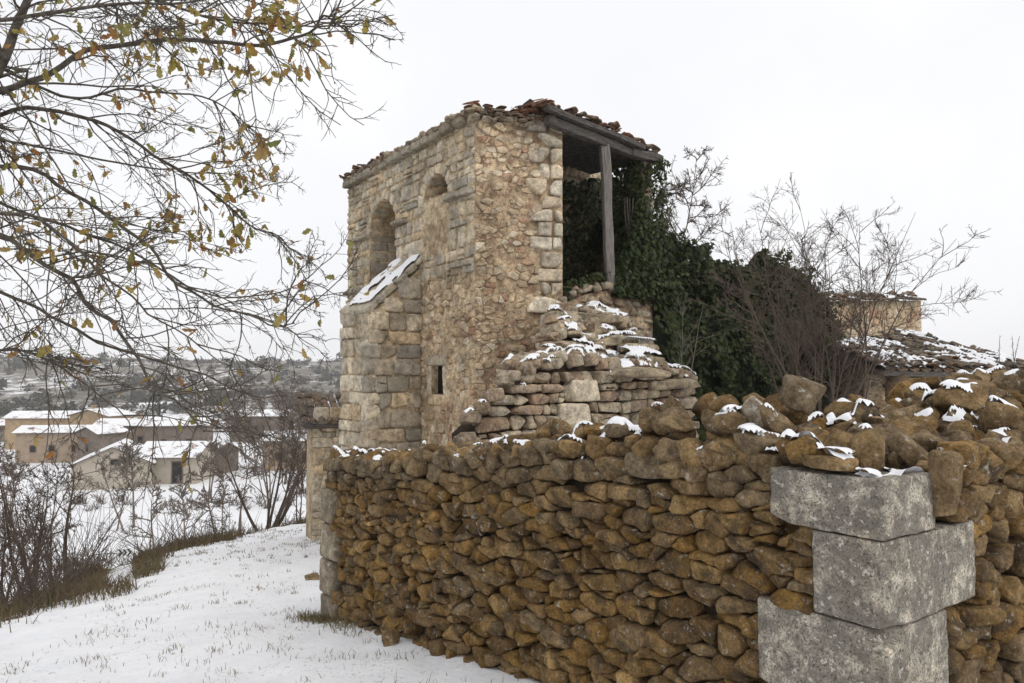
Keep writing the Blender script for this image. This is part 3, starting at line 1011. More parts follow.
# conspicuous loose stones lying on the wall
LOOSE = []
SETTLE = None
def loose(px, py, Y, size, eul, seed, label, mat='wall_stone', tone=0.05, k=3.6):
    rg = np.random.default_rng(seed)
    global SETTLE
    if SETTLE is None:
        SETTLE = bvh_of([cop, heap, core] + BLK)
    p = at(px, py, Y)
    sz = np.array([size]); P, F = shaped(1, 16, 5.5, 9, rg, sz / 2, 0.014, 12, 0.66)
    Rm = np.array(Euler(tuple(RAD(a) for a in eul)).to_matrix())
    low = np.einsum('ij,svj->svi', Rm, P * sz[:, None, :] / 2)[..., 2].min()
    hz = [SETTLE.ray_cast(Vector((p[0] + dx, p[1] + dy, 5)), Vector((0, 0, -1)))[0] for dx in (-0.05, 0, 0.05) for dy in (-0.05, 0, 0.05)]
    hz = [h.z for h in hz if h is not None]
    if hz:
        p[2] = np.mean(hz) - low - 0.025
    W = np.einsum('ij,svj->svi', Rm, P * sz[:, None, :] / 2) + p
    mb = MB(); emit(mb, W, F, 0, max(tone, 0.001)); LOOSE.append(mb)
    o = mb.build("loose_stone", M[mat], origin=p - np.array([0, 0, size[2] / 2]))
    tag(o, label, "stone", "loose stones on top of the foreground wall")
loose(828, 457, 3.72, (0.27, 0.17, 0.075), (4, 2, -30), 1, "thin flat ochre slab lying on the grey corner blocks")
loose(870, 440, 3.72, (0.17, 0.14, 0.24), (5, 8, 20), 2, "squat ochre stone standing upright on the grey corner blocks")
loose(921, 412, 4.0, (0.40, 0.13, 0.13), (10, 42, -25), 3, "long tilted stone leaning just right of the upright ochre one", tone=0.5)
loose(800, 374 + 28, 4.25, (0.20, 0.2, 0.2), (15, 20, 30), 4, "big blocky brown stone standing highest on the wall top below the bare shrub", tone=0.8)
loose(752, 392, 4.3, (0.17, 0.15, 0.16), (20, 35, 10), 5, "pale lichen-covered stone crowning the wall right of the ruined steps", mat='grey_rock')
loose(862, 412, 4.5, (0.17, 0.14, 0.12), (0, 10, 50), 6, "small grey block behind the upright ochre stone", tone=0.9)
loose(965, 395, 4.9, (0.40, 0.27, 0.20), (8, -14, 35), 7, "largest ochre boulder on the rubble heap before the tiled outbuilding")
loose(942, 490, 3.72, (0.14, 0.13, 0.33), (6, 6, 20), 8, "tall upright brown stone wedged beside the topmost grey corner block", tone=0.3)
loose(1003, 412, 4.55, (0.30, 0.24, 0.2), (10, 10, 60), 9, "second largest ochre stone of the heap at the photo's right edge", tone=0.15)

# snow caught between the stones of the wall top
sn = MB()
tree_ = bvh_of([cop, heap, core, face] + LOOSE + BLK)
drape(sn, tree_, WL, 0.0, 6.5, -0.6, 0.06, 0.012, 0.028, 0.0, 7, 3.0, crev=6.0, zmin=0.1, maxstep=0.045)
drape(sn, tree_, WR, 0.0, 3.2, -1.05, 0.05, 0.012, 0.028, -0.02, 9, 2.6, crev=6.0, zmin=0.6, maxstep=0.045)
tag(sn.build("snow_cover", M['snow'], wall), kind="stuff")

# ------------------------------------------------------------------ church tower
A = np.array([-3.80, 17.30]); C1 = np.array([-0.617, 12.5])
LT = (A - C1) / np.linalg.norm(A - C1); GLEN = np.linalg.norm(A - C1)
RT = np.array([0.764, 0.645])
RU = np.array([0.968, 0.25]); RU /= np.linalg.norm(RU); RLEN = 1.54
C2 = C1 + RU * RLEN
OLEN = 2.44
D2 = C2 + RT * OLEN
FG = Frame(A, -LT); FR = Frame(C1, RU); FO = Frame(C2, RT)
ZB, ZT = -1.9, 5.93
tower = empty("church_tower", (C1[0], C1[1], -1.5))
tag(tower, "ruined square stone church tower with two arched belfry openings and sloping buttress", "church tower")
g = GLEN - 5.76
ARCH1 = dict(c=GLEN - 3.80, r=0.68, sill=3.44, spring=4.56)
ARCH2 = dict(c=GLEN - 1.42, r=0.52, sill=4.84, spring=4.74)
WIN = dict(c=GLEN - 1.33, w=0.44, z0=1.22, z1=1.74)

def panel(mb, fr, u0, u1, v0, v1, openings, thick, mi=0):
    """solid wall with arched or square openings (front, back and reveals)"""
    cuts = [u0, u1]
    for o in openings:
        n = 14 if o['arch'] else 1
        cuts += list(np.linspace(o['a'], o['b'], n + 1))
    cuts = sorted(set(np.round(cuts, 5)))
    def quad(a, b, c, d):
        mb.add([a, b, c, d], [(0, 1, 2, 3)], mi)
    for a, b in zip(cuts[:-1], cuts[1:]):
        m_ = (a + b) / 2
        segs, low = [], (v0, v0)
        for o in sorted((o for o in openings if o['a'] < m_ < o['b']), key=lambda o: o['sill']):
            if o['arch']:
                c, rr = (o['a'] + o['b']) / 2, (o['b'] - o['a']) / 2
                ta = o['spring'] + math.sqrt(max(0, rr * rr - (a - c) ** 2)); tb = o['spring'] + math.sqrt(max(0, rr * rr - (b - c) ** 2))
            else:
                ta = tb = o['top']
            sill_a, sill_b = min(o['sill'], ta), min(o['sill'], tb)
            segs.append((low, (sill_a, sill_b))); low = (ta, tb)
            quad(fr.p(a, sill_a, 0), fr.p(b, sill_b, 0), fr.p(b, sill_b, -thick), fr.p(a, sill_a, -thick))
            quad(fr.p(a, ta, -thick), fr.p(b, tb, -thick), fr.p(b, tb, 0), fr.p(a, ta, 0))
            top = o['spring'] if o['arch'] else o['top']
            if top > o['sill']:
                if abs(a - o['a']) < 1e-4:
                    quad(fr.p(a, o['sill'], 0), fr.p(a, o['sill'], -thick), fr.p(a, top, -thick), fr.p(a, top, 0))
                if abs(b - o['b']) < 1e-4:
                    quad(fr.p(b, o['sill'], -thick), fr.p(b, o['sill'], 0), fr.p(b, top, 0), fr.p(b, top, -thick))
        segs.append((low, (v1, v1)))
        for (la, lb), (ha, hb) in segs:
            quad(fr.p(a, la, 0), fr.p(b, lb, 0), fr.p(b, hb, 0), fr.p(a, ha, 0))
            quad(fr.p(b, lb, -thick), fr.p(a, la, -thick), fr.p(a, ha, -thick), fr.p(b, hb, -thick))
    for u, s in ((u0, 1), (u1, -1)):
        q = [fr.p(u, v0, -thick), fr.p(u, v0, 0), fr.p(u, v1, 0), fr.p(u, v1, -thick)]
        quad(*(q if s > 0 else q[::-1]))
    quad(fr.p(u0, v1, 0), fr.p(u1, v1, 0), fr.p(u1, v1, -thick), fr.p(u0, v1, -thick))

rng = np.random.default_rng(77)
gw = MB()
ops = [dict(a=ARCH1['c'] - ARCH1['r'], b=ARCH1['c'] + ARCH1['r'], sill=ARCH1['sill'], spring=ARCH1['spring'], arch=True),
       dict(a=ARCH2['c'] - ARCH2['r'], b=ARCH2['c'] + ARCH2['r'], sill=ARCH2['sill'] - 0.02, spring=ARCH2['spring'], arch=True),
       dict(a=WIN['c'] - WIN['w'] / 2, b=WIN['c'] + WIN['w'] / 2, sill=WIN['z0'], top=WIN['z1'], arch=False)]
panel(gw, FG, 0, GLEN, ZB, ZT, ops, 0.75, 0)
RING = 0.22
def blk(v):
    out = []
    for ar, low in ((ARCH1, ARCH1['sill'] - 0.02), (ARCH2, ARCH2['sill'] - 0.9)):
        if v > ar['spring']:
            dv = v - ar['spring']; R_ = ar['r'] + RING
            if dv < R_ - 0.03:
                h = math.sqrt(R_ * R_ - dv * dv); out.append((ar['c'] - h, ar['c'] + h))
        elif v > low:
            out.append((ar['c'] - ar['r'] - 0.0, ar['c'] + ar['r'] + 0.0))
    if WIN['z0'] - 0.17 < v < WIN['z1'] + 0.19:
        out.append((WIN['c'] - WIN['w'] / 2 - 0.15, WIN['c'] + WIN['w'] / 2 + 0.15))
    return out
# upper part dressed stone, lower part rubble
Qa = courses(0.0, GLEN - 0.005, 3.30, ZT - 0.02, 0.235, 0.30, rng, hv=0.22, wv=0.38, wave=0.012, blocked=blk, split=0.12, slant=0.08)
lay(gw, FG, Qa, rng, -0.15, 0.035, fjit=0.018, gap=0.022, res=7, k=9, clips=5, amp=0.012, nfreq=8, mi=1, tone=np.clip(rng.uniform(-0.2, 0.5, len(Qa)), 0.001, 1), clip_lo=0.92)
Qb = courses(0.0, GLEN, ZB, 3.30, 0.15, 0.20, rng, hv=0.3, wv=0.4, wave=0.05, wfreq=1.5, blocked=blk, split=0.12, slant=0.35)
SD = seeds(Qb, rng, 0.33)
lim = np.tile(np.array([0.0, GLEN, ZB, 3.32]), (len(SD), 1))
for i, (u, z) in enumerate(SD):
    for p, q in blk(z):
        if p < u < q: lim[i, 0] = 99
        elif u <= p: lim[i, 1] = min(lim[i, 1], p)
        else: lim[i, 0] = max(lim[i, 0], q)
ok = SD[:, 0] > lim[:, 0]
SD, lim = SD[ok], lim[ok]
lay_rubble(gw, FG, SD, rng, -0.12, 0.024, aspect=1.45, lim=lim, res=9, k=7, pw=10, fjit=0.022, grow=0.97, amp=0.02, nfreq=10, wvar=0.6, tilt=0.006, mi=2, tone=np.clip(rng.uniform(-0.3, 0.3, len(SD)), 0.001, 1))
gw.build("gable_wall", [M['mortar'], M['ashlar'], M['rubble']], tower)

def voussoirs(ar, n):
    mb = MB(); Qs = []
    for i in range(n):
        a0, a1 = math.pi * (1 - i / n), math.pi * (1 - (i + 1) / n)
        R0, R1 = ar['r'] - 0.005, ar['r'] + RING
        Qs.append([[ar['c'] + R0 * math.cos(a0), ar['spring'] + R0 * math.sin(a0)], [ar['c'] + R0 * math.cos(a1), ar['spring'] + R0 * math.sin(a1)],
                   [ar['c'] + R1 * math.cos(a1), ar['spring'] + R1 * math.sin(a1)], [ar['c'] + R1 * math.cos(a0), ar['spring'] + R1 * math.sin(a0)]])
    lay(mb, FG, np.array(Qs), rng, -0.3, 0.03, fjit=0.008, gap=0.02, res=8, k=12, clips=3, amp=0.008, tone=0.001, clip_lo=0.95)
    # jamb stones down to the sill
    return mb
v1 = voussoirs(ARCH1, 9)
js = []
for sgn in (-1, 1):
    z = ARCH1['sill']
    while z < ARCH1['spring'] - 0.06:
        h = min(rng.uniform(0.22, 0.34), ARCH1['spring'] - z)
        # reveal stones lining the opening
        e = ARCH1['c'] + sgn * ARCH1['r']
        js.append((e, sgn, z, h)); z += h
v1.build("arch_ring", M['ashlar'], tower)
voussoirs(ARCH2, 8).build("arch_ring", M['ashlar'], tower)
# lining of the open arch, stone by stone
rv = MB()
FRV1 = Frame(FG.p(ARCH1['c'] - ARCH1['r'], 0, 0.0)[:2], (-FG.N)[:2])
Q = courses(0.02, 0.74, ARCH1['sill'], ARCH1['spring'] + 0.1, 0.27, 0.4, rng, wave=0.01, split=0.05, slant=0.05)
lay(rv, FRV1, Q, rng, -0.1, 0.012, fjit=0.006, gap=0.015, res=6, k=10, clips=3, amp=0.008, tone=0.7, clip_lo=0.95)
rv.build("arch_lining", M['ashlar'], tower)
# blocked lower half of the second arch, slightly recessed
inf = MB()
inf.box(FG.p(ARCH2['c'], 4.3, -0.3), FG.U, FG.V, FG.N, (ARCH2['r'] * 2 + 0.02, 1.06, 0.36), 0)
Q = courses(ARCH2['c'] - ARCH2['r'], ARCH2['c'] + ARCH2['r'], 3.93, 4.86, 0.145, 0.22, rng, wave=0.02, split=0.1, slant=0.15)
lay(inf, FG, Q, rng, -0.2, -0.005, fjit=0.02, gap=0.02, res=6, k=5, clips=6, amp=0.012, mi=1, tone=0.05, clip_lo=0.75)
inf.build("arch_infill", [M['mortar'], M['rubble']], tower)

# string courses, sills and cornice
def ledge(u0, u1, z, name, proj=0.14, h=0.11, n=None, mat='ashlar', tone=0.75, snow=True):
    mb = MB(); n = n or max(1, int(round((u1 - u0) / 0.5)))
    xs = np.linspace(u0, u1, n + 1)
    Q = np.array([[[a, z], [b, z], [b, z + h], [a, z + h]] for a, b in zip(xs[:-1], xs[1:])])
    lay(mb, FG, Q, rng, -0.1, proj, fjit=0.02, gap=0.01, res=10, k=9, clips=4, amp=0.012, tone=tone, clip_lo=0.95)
    o = mb.build(name, M[mat], tower)
    if snow:
        sb = MB()
        drape(sb, bvh_of([mb]), FG, u0, u1, -0.05, proj + 0.05, 0.025, 0.018, -0.1, int(u0 * 100) + 3, 5, zmin=z)
        if sb.n:
            tag(sb.build("snow_strip", M['snow'], o), kind="stuff")
    return o
ledge(0.2, 1.27, 4.52, "string_course")
ledge(2.60, 3.16, 4.55, "string_course")
ledge(ARCH2['c'] + 0.50, GLEN - 0.02, 4.62, "string_course", h=0.13)
ledge(0.0, 1.3, 3.36, "sill_ledge")
ledge(GLEN - 0.72, GLEN - 0.03, 3.42, "sill_ledge", h=0.1)
ledge(-0.02, GLEN - 0.25, 5.86, "cornice", proj=0.15, h=0.15, n=14, snow=False)
# slit window frame
wf = empty("slit_window", FG.p(WIN['c'], WIN['z0'])); wf.parent = tower
wf.location = FG.p(WIN['c'], WIN['z0']) - ORG[tower.name]
mb = MB()
a, b, z0, z1 = WIN['c'] - WIN['w'] / 2, WIN['c'] + WIN['w'] / 2, WIN['z0'], WIN['z1']
Q = np.array([[[a - 0.16, z1], [b + 0.16, z1], [b + 0.16, z1 + 0.2], [a - 0.16, z1 + 0.2]], [[a - 0.16, z0], [a, z0], [a, z1], [a - 0.16, z1]], [[b, z0], [b + 0.16, z0], [b + 0.16, z1], [b, z1]], [[a - 0.14, z0 - 0.2], [b + 0.14, z0 - 0.2], [b + 0.14, z0], [a - 0.14, z0]]])
lay(mb, FG, Q, rng, -0.45, 0.03, fjit=0.006, gap=0.006, res=12, k=14, clips=2, amp=0.006, tone=0.02, clip_lo=1.1)
mb.build("frame", M['ashlar'], wf)
mb = MB(); mb.box(FG.p(WIN['c'], (z0 + z1) / 2, -0.16), FG.U, FG.V, FG.N, (WIN['w'] + 0.1, z1 - z0 + 0.1, 0.06))
mb.build("shade_sheet", M['dark'], wf)  # black sheet painted in for the shade inside the slit opening

# rubble side with dressed quoins
sw = MB()
strip(sw, FR, np.array([0, RLEN]), [ZB, ZB], [5.86, 5.86], 0.0, -0.7)
def qlen(z):
    return 0.40 if int((z + 3) / 0.27) % 2 else 0.62
Q = courses(0.0, RLEN - 0.3, ZB, 5.88, 0.115, 0.155, rng, hv=0.35, wv=0.45, wave=0.05, wfreq=1.8, split=0.15, slant=0.4)
Q = np.array([q for q in Q if q[:, 0].max() < RLEN - qlen(q[:, 1].mean()) + 0.08])
SD = seeds(Q, rng, 0.35)
lim = np.tile(np.array([0.0, RLEN - 0.3, ZB, 5.9]), (len(SD), 1))
lim[:, 1] = [RLEN - qlen(z) + 0.12 for z in SD[:, 1]]
ok = SD[:, 0] < lim[:, 1] - 0.02
SD, lim = SD[ok], lim[ok]
lay_rubble(sw, FR, SD, rng, -0.1, 0.014, aspect=1.4, lim=lim, res=9, k=7, pw=10, fjit=0.026, grow=0.98, amp=0.018, nfreq=11, wvar=0.7, tilt=0.008, mi=1, tone=np.clip(rng.uniform(-0.4, 0.3, len(SD)), 0.001, 1))
sw.build("rubble_wall", [M['mortar_red'], M['rubble']], tower)
qn = MB(); Qs = []; z = 2.35
while z < 5.78:
    h = rng.uniform(0.22, 0.31)
    l = qlen(z) + rng.uniform(-0.06, 0.06)
    if rng.random() < 0.45:
        s = RLEN - rng.uniform(0.16, 0.26)
        Qs += [[[RLEN - l, z], [s, z], [s, z + h], [RLEN - l, z + h]], [[s, z], [RLEN, z], [RLEN, z + h], [s, z + h]]]
    else:
        Qs.append([[RLEN - l, z], [RLEN, z], [RLEN, z + h], [RLEN - l, z + h]])
    z += h
for z, h, l, r_ in ((1.60, 0.40, 0.62, 0.12), (2.0, 0.36, 0.5, 0.10)):
    Qs.append([[RLEN - l, z], [RLEN - r_, z], [RLEN - r_, z + h], [RLEN - l, z + h]])
lay(qn, FR, np.array(Qs), rng, -0.55, 0.065, fjit=0.02, gap=0.016, res=10, k=12, clips=4, amp=0.012, nfreq=8, tone=np.clip(rng.uniform(-0.6, 0.35, len(Qs)), 0.001, 1), clip_lo=0.9)
qn.build("quoins", M['ashlar'], tower)

# walls away from the lens: back, far side; broken wall under the opening
bw = MB()
BO = C2 - np.array([RT[1], -RT[0]]) * 1.9
FB = Frame(BO - RT * 0.55, RT)
strip(bw, FB, np.array([0, 5.0]), [ZB, ZB], [5.9, 5.9], 0.0, -0.6)
Q = courses(0.0, 5.0, 2.2, 5.9, 0.22, 0.3, rng, wave=0.02, split=0.15, slant=0.15)
lay(bw, FB, Q, rng, -0.1, 0.03, fjit=0.02, gap=0.02, res=5, k=5, clips=6, amp=0.012, mi=1, tone=0.2, clip_lo=0.8)
bw.build("inner_wall", [M['mortar_red'], M['rubble']], tower)
fw = MB()
E2 = A + RT * 3.4
FF = Frame(E2, -RT)
strip(fw, FF, np.array([0, 3.4]), [ZB, ZB], [5.88, 5.88], 0.0, -0.6)
Q = courses(0.0, 3.4, ZB, 5.88, 0.24, 0.33, rng, wave=0.02, split=0.15)
lay(fw, FF, Q, rng, -0.1, 0.03, res=4, k=6, clips=4, mi=1)
fw.build("rear_wall", [M['mortar'], M['rubble']], tower)
ow = MB()
osill = lambda s: np.interp(s, [0, 0.25, 0.8, 1.4, 2.62], [2.75, 2.95, 3.1, 3.2, 3.1])
us = np.linspace(-0.1, OLEN, 10)
strip(ow, FO, us, np.full(10, ZB), osill(us) - 0.05, -0.03, -0.6)
Q = courses(0.0, OLEN, 0.6, 3.25, 0.16, 0.24, rng, wave=0.05, split=0.15, slant=0.3, top=osill)
lay(ow, FO, Q, rng, -0.15, 0.02, fjit=0.04, gap=0.02, res=7, k=3.6, clips=8, amp=0.015, mi=1, tone=np.clip(rng.uniform(0, 0.5, len(Q)), 0.001, 1), clip_lo=0.66)
C, Sz = [], []
for s_ in np.arange(0.05, 2.5, 0.17):
    for w_ in (0.05, 0.3):
        C.append(FO.p(s_ + rng.normal(0, 0.04), osill(s_) + 0.04, -w_)); Sz.append([rng.uniform(0.2, 0.36), rng.uniform(0.16, 0.25), rng.uniform(0.1, 0.18)])
rocks(ow, C, Sz, rng, tilt=0.25, mi=1, tone=0.4)
# pier at the far end of the opening
strip(ow, FO, np.array([2.15, OLEN]), [2.9, 2.9], [5.62, 5.62], -0.03, -0.5)
Q = courses(2.15, OLEN, 3.1, 5.62, 0.22, 0.26, rng, wave=0.02)
lay(ow, FO, Q, rng, -0.1, 0.02, res=6, k=6, clips=5, mi=1, tone=0.2, clip_lo=0.8)
ow.build("broken_wall", [M['mortar_red'], M['grey_rock']], tower)

# buttress
BC = FG.p(GLEN - 1.907, 0)[:2]; BO_ = BC - RT * 1.185
BW_, BL_ = 1.07, 1.185
FBs = Frame(BO_, RT)                       # long side seen from the camera
BD = -FBs.N
FBf = Frame(BO_ + BD[:2] * BW_, -BD[:2])           # outer end
def bslope(s): return 2.66 + (3.70 - 2.66) * s / BL_
btr = empty("buttress", (BO_[0], BO_[1], -1.5)); btr.parent = tower
btr.location = np.array([BO_[0], BO_[1], -1.5]) - ORG[tower.name]
mb = MB()
us = np.linspace(0.05, BL_ + 0.1, 5)
strip(mb, FBs, us, np.full(5, ZB), bslope(us) - 0.1, -0.05, -BW_ + 0.05)
Q = courses(0.0, BL_, ZB, 3.75, 0.30, 0.47, rng, hv=0.15, wv=0.3, wave=0.006, split=0.05, slant=0.04, top=lambda s: bslope(s) - 0.02)
lay(mb, FBs, Q, rng, -0.3, 0.0, fjit=0.012, gap=0.012, res=8, k=10, clips=4, amp=0.01, nfreq=7, mi=1, tone=np.clip(rng.uniform(-0.2, 0.9, len(Q)), 0.001, 1), clip_lo=0.95)
Q = courses(0.0, BW_, ZB, bslope(0.05), 0.285, 0.42, rng, hv=0.15, wv=0.3, wave=0.006, split=0.05, slant=0.04)
lay(mb, FBf, Q, rng, -0.3, 0.0, fjit=0.012, gap=0.012, res=8, k=10, clips=4, amp=0.01, nfreq=7, mi=1, tone=np.clip(rng.uniform(-0.2, 0.5, len(Q)), 0.001, 1), clip_lo=0.95)
mb.build("shaft", [M['mortar'], M['ashlar']], btr)
cp = MB()
n = 6
sdir = unit(np.array([RT[0] * BL_, RT[1] * BL_, 3.70 - 2.66]))
sn_ = unit(np.cross(sdir, BD))
if sn_[2] < 0: sn_ = -sn_
for i in range(n):
    s0 = -0.02 + i * (BL_ + 0.06) / n; s1 = s0 + (BL_ + 0.06) / n + 0.05
    sm = (s0 + s1) / 2
    for j in range(2):
        c = FBs.p(sm, bslope(sm) + 0.04, -0.04 - BW_ * (0.25 + 0.5 * j) + 0.02)
        r2 = rng
        P, F = shaped(1, 10, 7, 5, r2, np.array([[0.2, 0.28, 0.06]]), 0.015, 8, 0.85)
        W = c + P[..., :1] * sdir * 0.16 - P[..., 1:2] * BD * 0.275 + P[..., 2:3] * sn_ * 0.065
        emit(cp, W, F, 0, 0.5)
co = cp.build("coping", M['ashlar'], btr)
sb = MB()
drape(sb, bvh_of([cp]), FBs, -0.2, BL_ + 0.1, -BW_ - 0.1, 0.1, 0.022, 0.04, -0.2, 71, 3.4, crev=2.0, nzmin=0.3, maxstep=0.3, zmin=2.0)
tag(sb.build("snow_cover", M['snow'], btr), kind="stuff")

# roof: deck, eave beams, post, tiles, rubble on the cornice
rf = empty("roof", (C2[0], C2[1], 5.9)); rf.parent = tower
rf.location = np.array([C2[0], C2[1], 5.9]) - ORG[tower.name]
deck = MB()
poly = [A, C1, C2, D2, D2 + LT * 4.6, E2]
lo = [np.array([p[0], p[1], z]) for p, z in zip(poly, (5.95, 5.95, 5.97, 5.72, 6.1, 6.1))]
hi = [p + np.array([0, 0, 0.07]) for p in lo]
deck.add(lo + hi, [tuple(range(5, -1, -1)), tuple(range(6, 12))] + [(i, (i + 1) % 6, 6 + (i + 1) % 6, 6 + i) for i in range(6)])
deck.build("deck", M['dark_wood'], rf, smooth_shade=False)
def timber(a, b, w, h, name, mat, parent, seed):
    rg = np.random.default_rng(seed)
    mb = MB(); a, b = np.array(a), np.array(b); d = unit(b - a)
    side = unit(np.cross(d, np.array([0, 0, 1.0]) if abs(d[2]) < 0.8 else np.array([1.0, 0.2, 0]))); up = np.cross(side, d)
    T, F = cube_template(14)
    L = np.linalg.norm(b - a)
    q = T / (np.sum(np.abs(T) ** 9, 1) ** (1 / 9))[:, None]
    q = np.concatenate([T[:, :1], q[:, 1:]], 1)
    ns = fbm(q * np.array([L * 0.9, 2.5, 2.5]) + seed * 7.1, 2, 3)
    W = (a + b) / 2 + q[:, :1] * d * L / 2 + (q[:, 1:2] * side * w / 2 + q[:, 2:] * up * h / 2) * (1 + 0.22 * ns[:, None]) + up * (0.03 * np.sin(q[:, :1] * 2.0))
    mb.add(W, F)
    return mb.build(name, M[mat], parent)
timber(FO.p(-0.42, 5.93, 0.06), FO.p(OLEN - 0.75, 5.70, 0.06), 0.16, 0.15, "beam", 'dark_wood', rf, 3)
timber(FO.p(-0.55, 6.09, 0.16), FO.p(OLEN - 0.5, 5.82, 0.18), 0.14, 0.09, "beam", 'dark_wood', rf, 4)
timber(FO.p(OLEN - 0.72, 5.78, 0.05), FO.p(OLEN + 0.10, 5.70, 0.10), 0.18, 0.16, "beam", 'dark_wood', rf, 5)
pst = timber(FO.p(1.30, 3.10, -0.02), FO.p(0.98, 5.75, 0.03), 0.165, 0.165, "post", 'wood', tower, 6)

def canal_tile(mb, p, d, nrm, L, r, flip=False, tone=0.0, mi=0):
    d = unit(d); nrm = unit(nrm - d * (nrm @ d)); s = np.cross(d, nrm)
    pts = []; m = 7
    for e, rr in ((0, r), (L, r * 0.86)):
        for th_, off in ((0.0, 0.0), (0.018, -0.018)):
            for i in range(m):
                a = math.pi * (0.14 + 0.72 * i / (m - 1))
                q = (rr - th_) * math.cos(a) * s + (rr - th_) * math.sin(a) * nrm * (-1 if flip else 1)
                pts.append(p + d * e + q)
    f = []
    for i in range(m - 1):
        f += [(i, i + 1, 2 * m + i + 1, 2 * m + i), (m + i + 1, m + i, 3 * m + i, 3 * m + i + 1), (i + 1, i, m + i, m + i + 1), (2 * m + i, 2 * m + i + 1, 3 * m + i + 1, 3 * m + i)]
    f += [(0, 2 * m, 3 * m, m), (m - 1, 2 * m - 1, 4 * m - 1, 3 * m - 1)]
    mb.add(pts, f, mi, tone)
inw = -FO.N
def shards(mb, C, r, big=0.3):
    C = np.array(C)
    rocks(mb, C, np.stack([r.uniform(0.16, big, len(C)), r.uniform(0.12, 0.2, len(C)), r.uniform(0.018, 0.035, len(C))], -1), r, tilt=0.22, res=6, k=7, clips=6, amp=0.006, clip_lo=0.6)
tl = MB()
ez = lambda s_: np.interp(s_, [-0.7, 0.0, OLEN], [6.06, 6.07, 5.82])
for row in range(3):
    for s_ in np.arange(-0.6, OLEN - 0.02, 0.16):
        if rng.random() < 0.12: continue
        p = FO.p(s_ + rng.normal(0, 0.03), ez(s_) + 0.02 + row * 0.055 + rng.uniform(-0.03, 0.03), 0.20 - row * 0.28 + rng.normal(0, 0.05))
        canal_tile(tl, p, inw * 0.95 + np.array([0, 0, 0.15]) + rng.normal(0, 0.15, 3), np.array([0, 0, 1.0]) + rng.normal(0, 0.18, 3), rng.uniform(0.25, 0.42), 0.085, flip=(rng.random() < 0.3))
C = []
for i in range(95):
    s_ = rng.uniform(-0.7, OLEN + 0.05); w_ = rng.uniform(-0.2, 0.6)
    C.append(FO.p(s_, ez(s_) + 0.03 + rng.uniform(0, 0.13), -w_))
shards(tl, C, rng)
C, Sz = [], []
for s_ in np.arange(-0.2, OLEN - 0.1, 0.16):
    if rng.random() < 0.8:
        C.append(FO.p(s_, ez(s_) + 0.16 + rng.uniform(0, 0.06), -0.1 - rng.uniform(0, 0.4))); Sz.append([rng.uniform(0.14, 0.30), rng.uniform(0.1, 0.2), rng.uniform(0.07, 0.14)])
rocks(tl, C, Sz, rng, tilt=0.3, res=7, clips=8)  # loose rubble stones of the eave, merged into this tile mesh
tl.build("tiles", M['tile'], rf)
tl = MB()
for u in np.arange(0.1, 2.4, 0.2):   # broken tiles at the far end of the cornice
    p = FG.p(u, 6.01 + rng.uniform(0, 0.04), 0.17 + rng.normal(0, 0.05))
    canal_tile(tl, p, -FG.N + np.array([0, 0, 0.2]) + rng.normal(0, 0.12, 3), np.array([0, 0, 1.0]), 0.4, 0.085)
shards(tl, [FG.p(rng.uniform(0, 2.6), 6.04 + rng.uniform(0, 0.1), rng.uniform(-0.1, 0.2)) for _ in range(40)], rng)
tl.build("tiles", M['tile'], rf)
tl = MB()
shards(tl, [FR.p(rng.uniform(-0.1, RLEN), 5.93 + rng.uniform(0, 0.24), rng.uniform(-0.25, 0.1)) for _ in range(70)], rng, 0.36)
tl.build("tiles", M['tile'], rf)
def rubble_part(C, Sz, tone=0.5):
    mb = MB(); rocks(mb, C, Sz, rng, tilt=0.3, res=7, tone=tone, clips=8); mb.build("ridge_rubble", M['grey_rock'], rf)
C, Sz = [], []
for u in np.arange(0.1, GLEN, 0.14):
    for w_ in (0.0, 0.25):
        C.append(FG.p(u, 6.02 + rng.uniform(-0.02, 0.03), 0.08 - w_)); Sz.append([rng.uniform(0.14, 0.32), rng.uniform(0.14, 0.22), rng.uniform(0.06, 0.12)])
rubble_part(C, Sz)
C, Sz = [], []
for u in np.arange(0.0, RLEN + 0.1, 0.08):
    for w_ in (-0.03, 0.12, 0.3):
        C.append(FR.p(u, 5.88 + rng.uniform(-0.06, 0.16), -w_)); Sz.append([rng.uniform(0.14, 0.3), rng.uniform(0.12, 0.2), rng.uniform(0.05, 0.1)])
rubble_part(C, Sz)
# ------------------------------------------------------------------ ivy
def lumpy(mb, fn, nu, nv, mi=0):
    g_ = np.array([[fn(a, b) for a in np.linspace(0, 1, nu)] for b in np.linspace(0, 1, nv)])
    i_ = np.arange(nu * nv).reshape(nv, nu)
    q = np.stack([i_[:-1, :-1], i_[:-1, 1:], i_[1:, 1:], i_[1:, :-1]], -1).reshape(-1, 4)
    mb.add(g_.reshape(-1, 3), q, mi)
def ivy_on(mb, fr, u0, u1, zlo, zhi, n0, count, size, rng, depth=0.25, density=None):
    u = rng.uniform(u0, u1, count); t_ = rng.random(count)
    lo_, hi_ = zlo(u), zhi(u)
    z = lo_ + (hi_ - lo_) * t_
    lump = n2(u * 1.6, z * 1.6, 21, 3)
    fr_n = n0 + 0.16 + lump * depth + rng.uniform(-0.16, 0.05, count)
    k_ = rng.random(count) < np.clip(0.75 + lump * 0.9, 0.15, 1)
    P = fr.O + u[:, None] * fr.U + z[:, None] * fr.V + fr_n[:, None] * fr.N
    Nn = fr.N + rng.normal(0, 0.55, (count, 3)) + np.array([0, 0, 0.35])
    leaf_cards(mb, P[k_], Nn[k_], size, rng)
r = np.random.default_rng(5)
iv = MB()
ivcol = lambda u: np.full_like(u, 2.6)
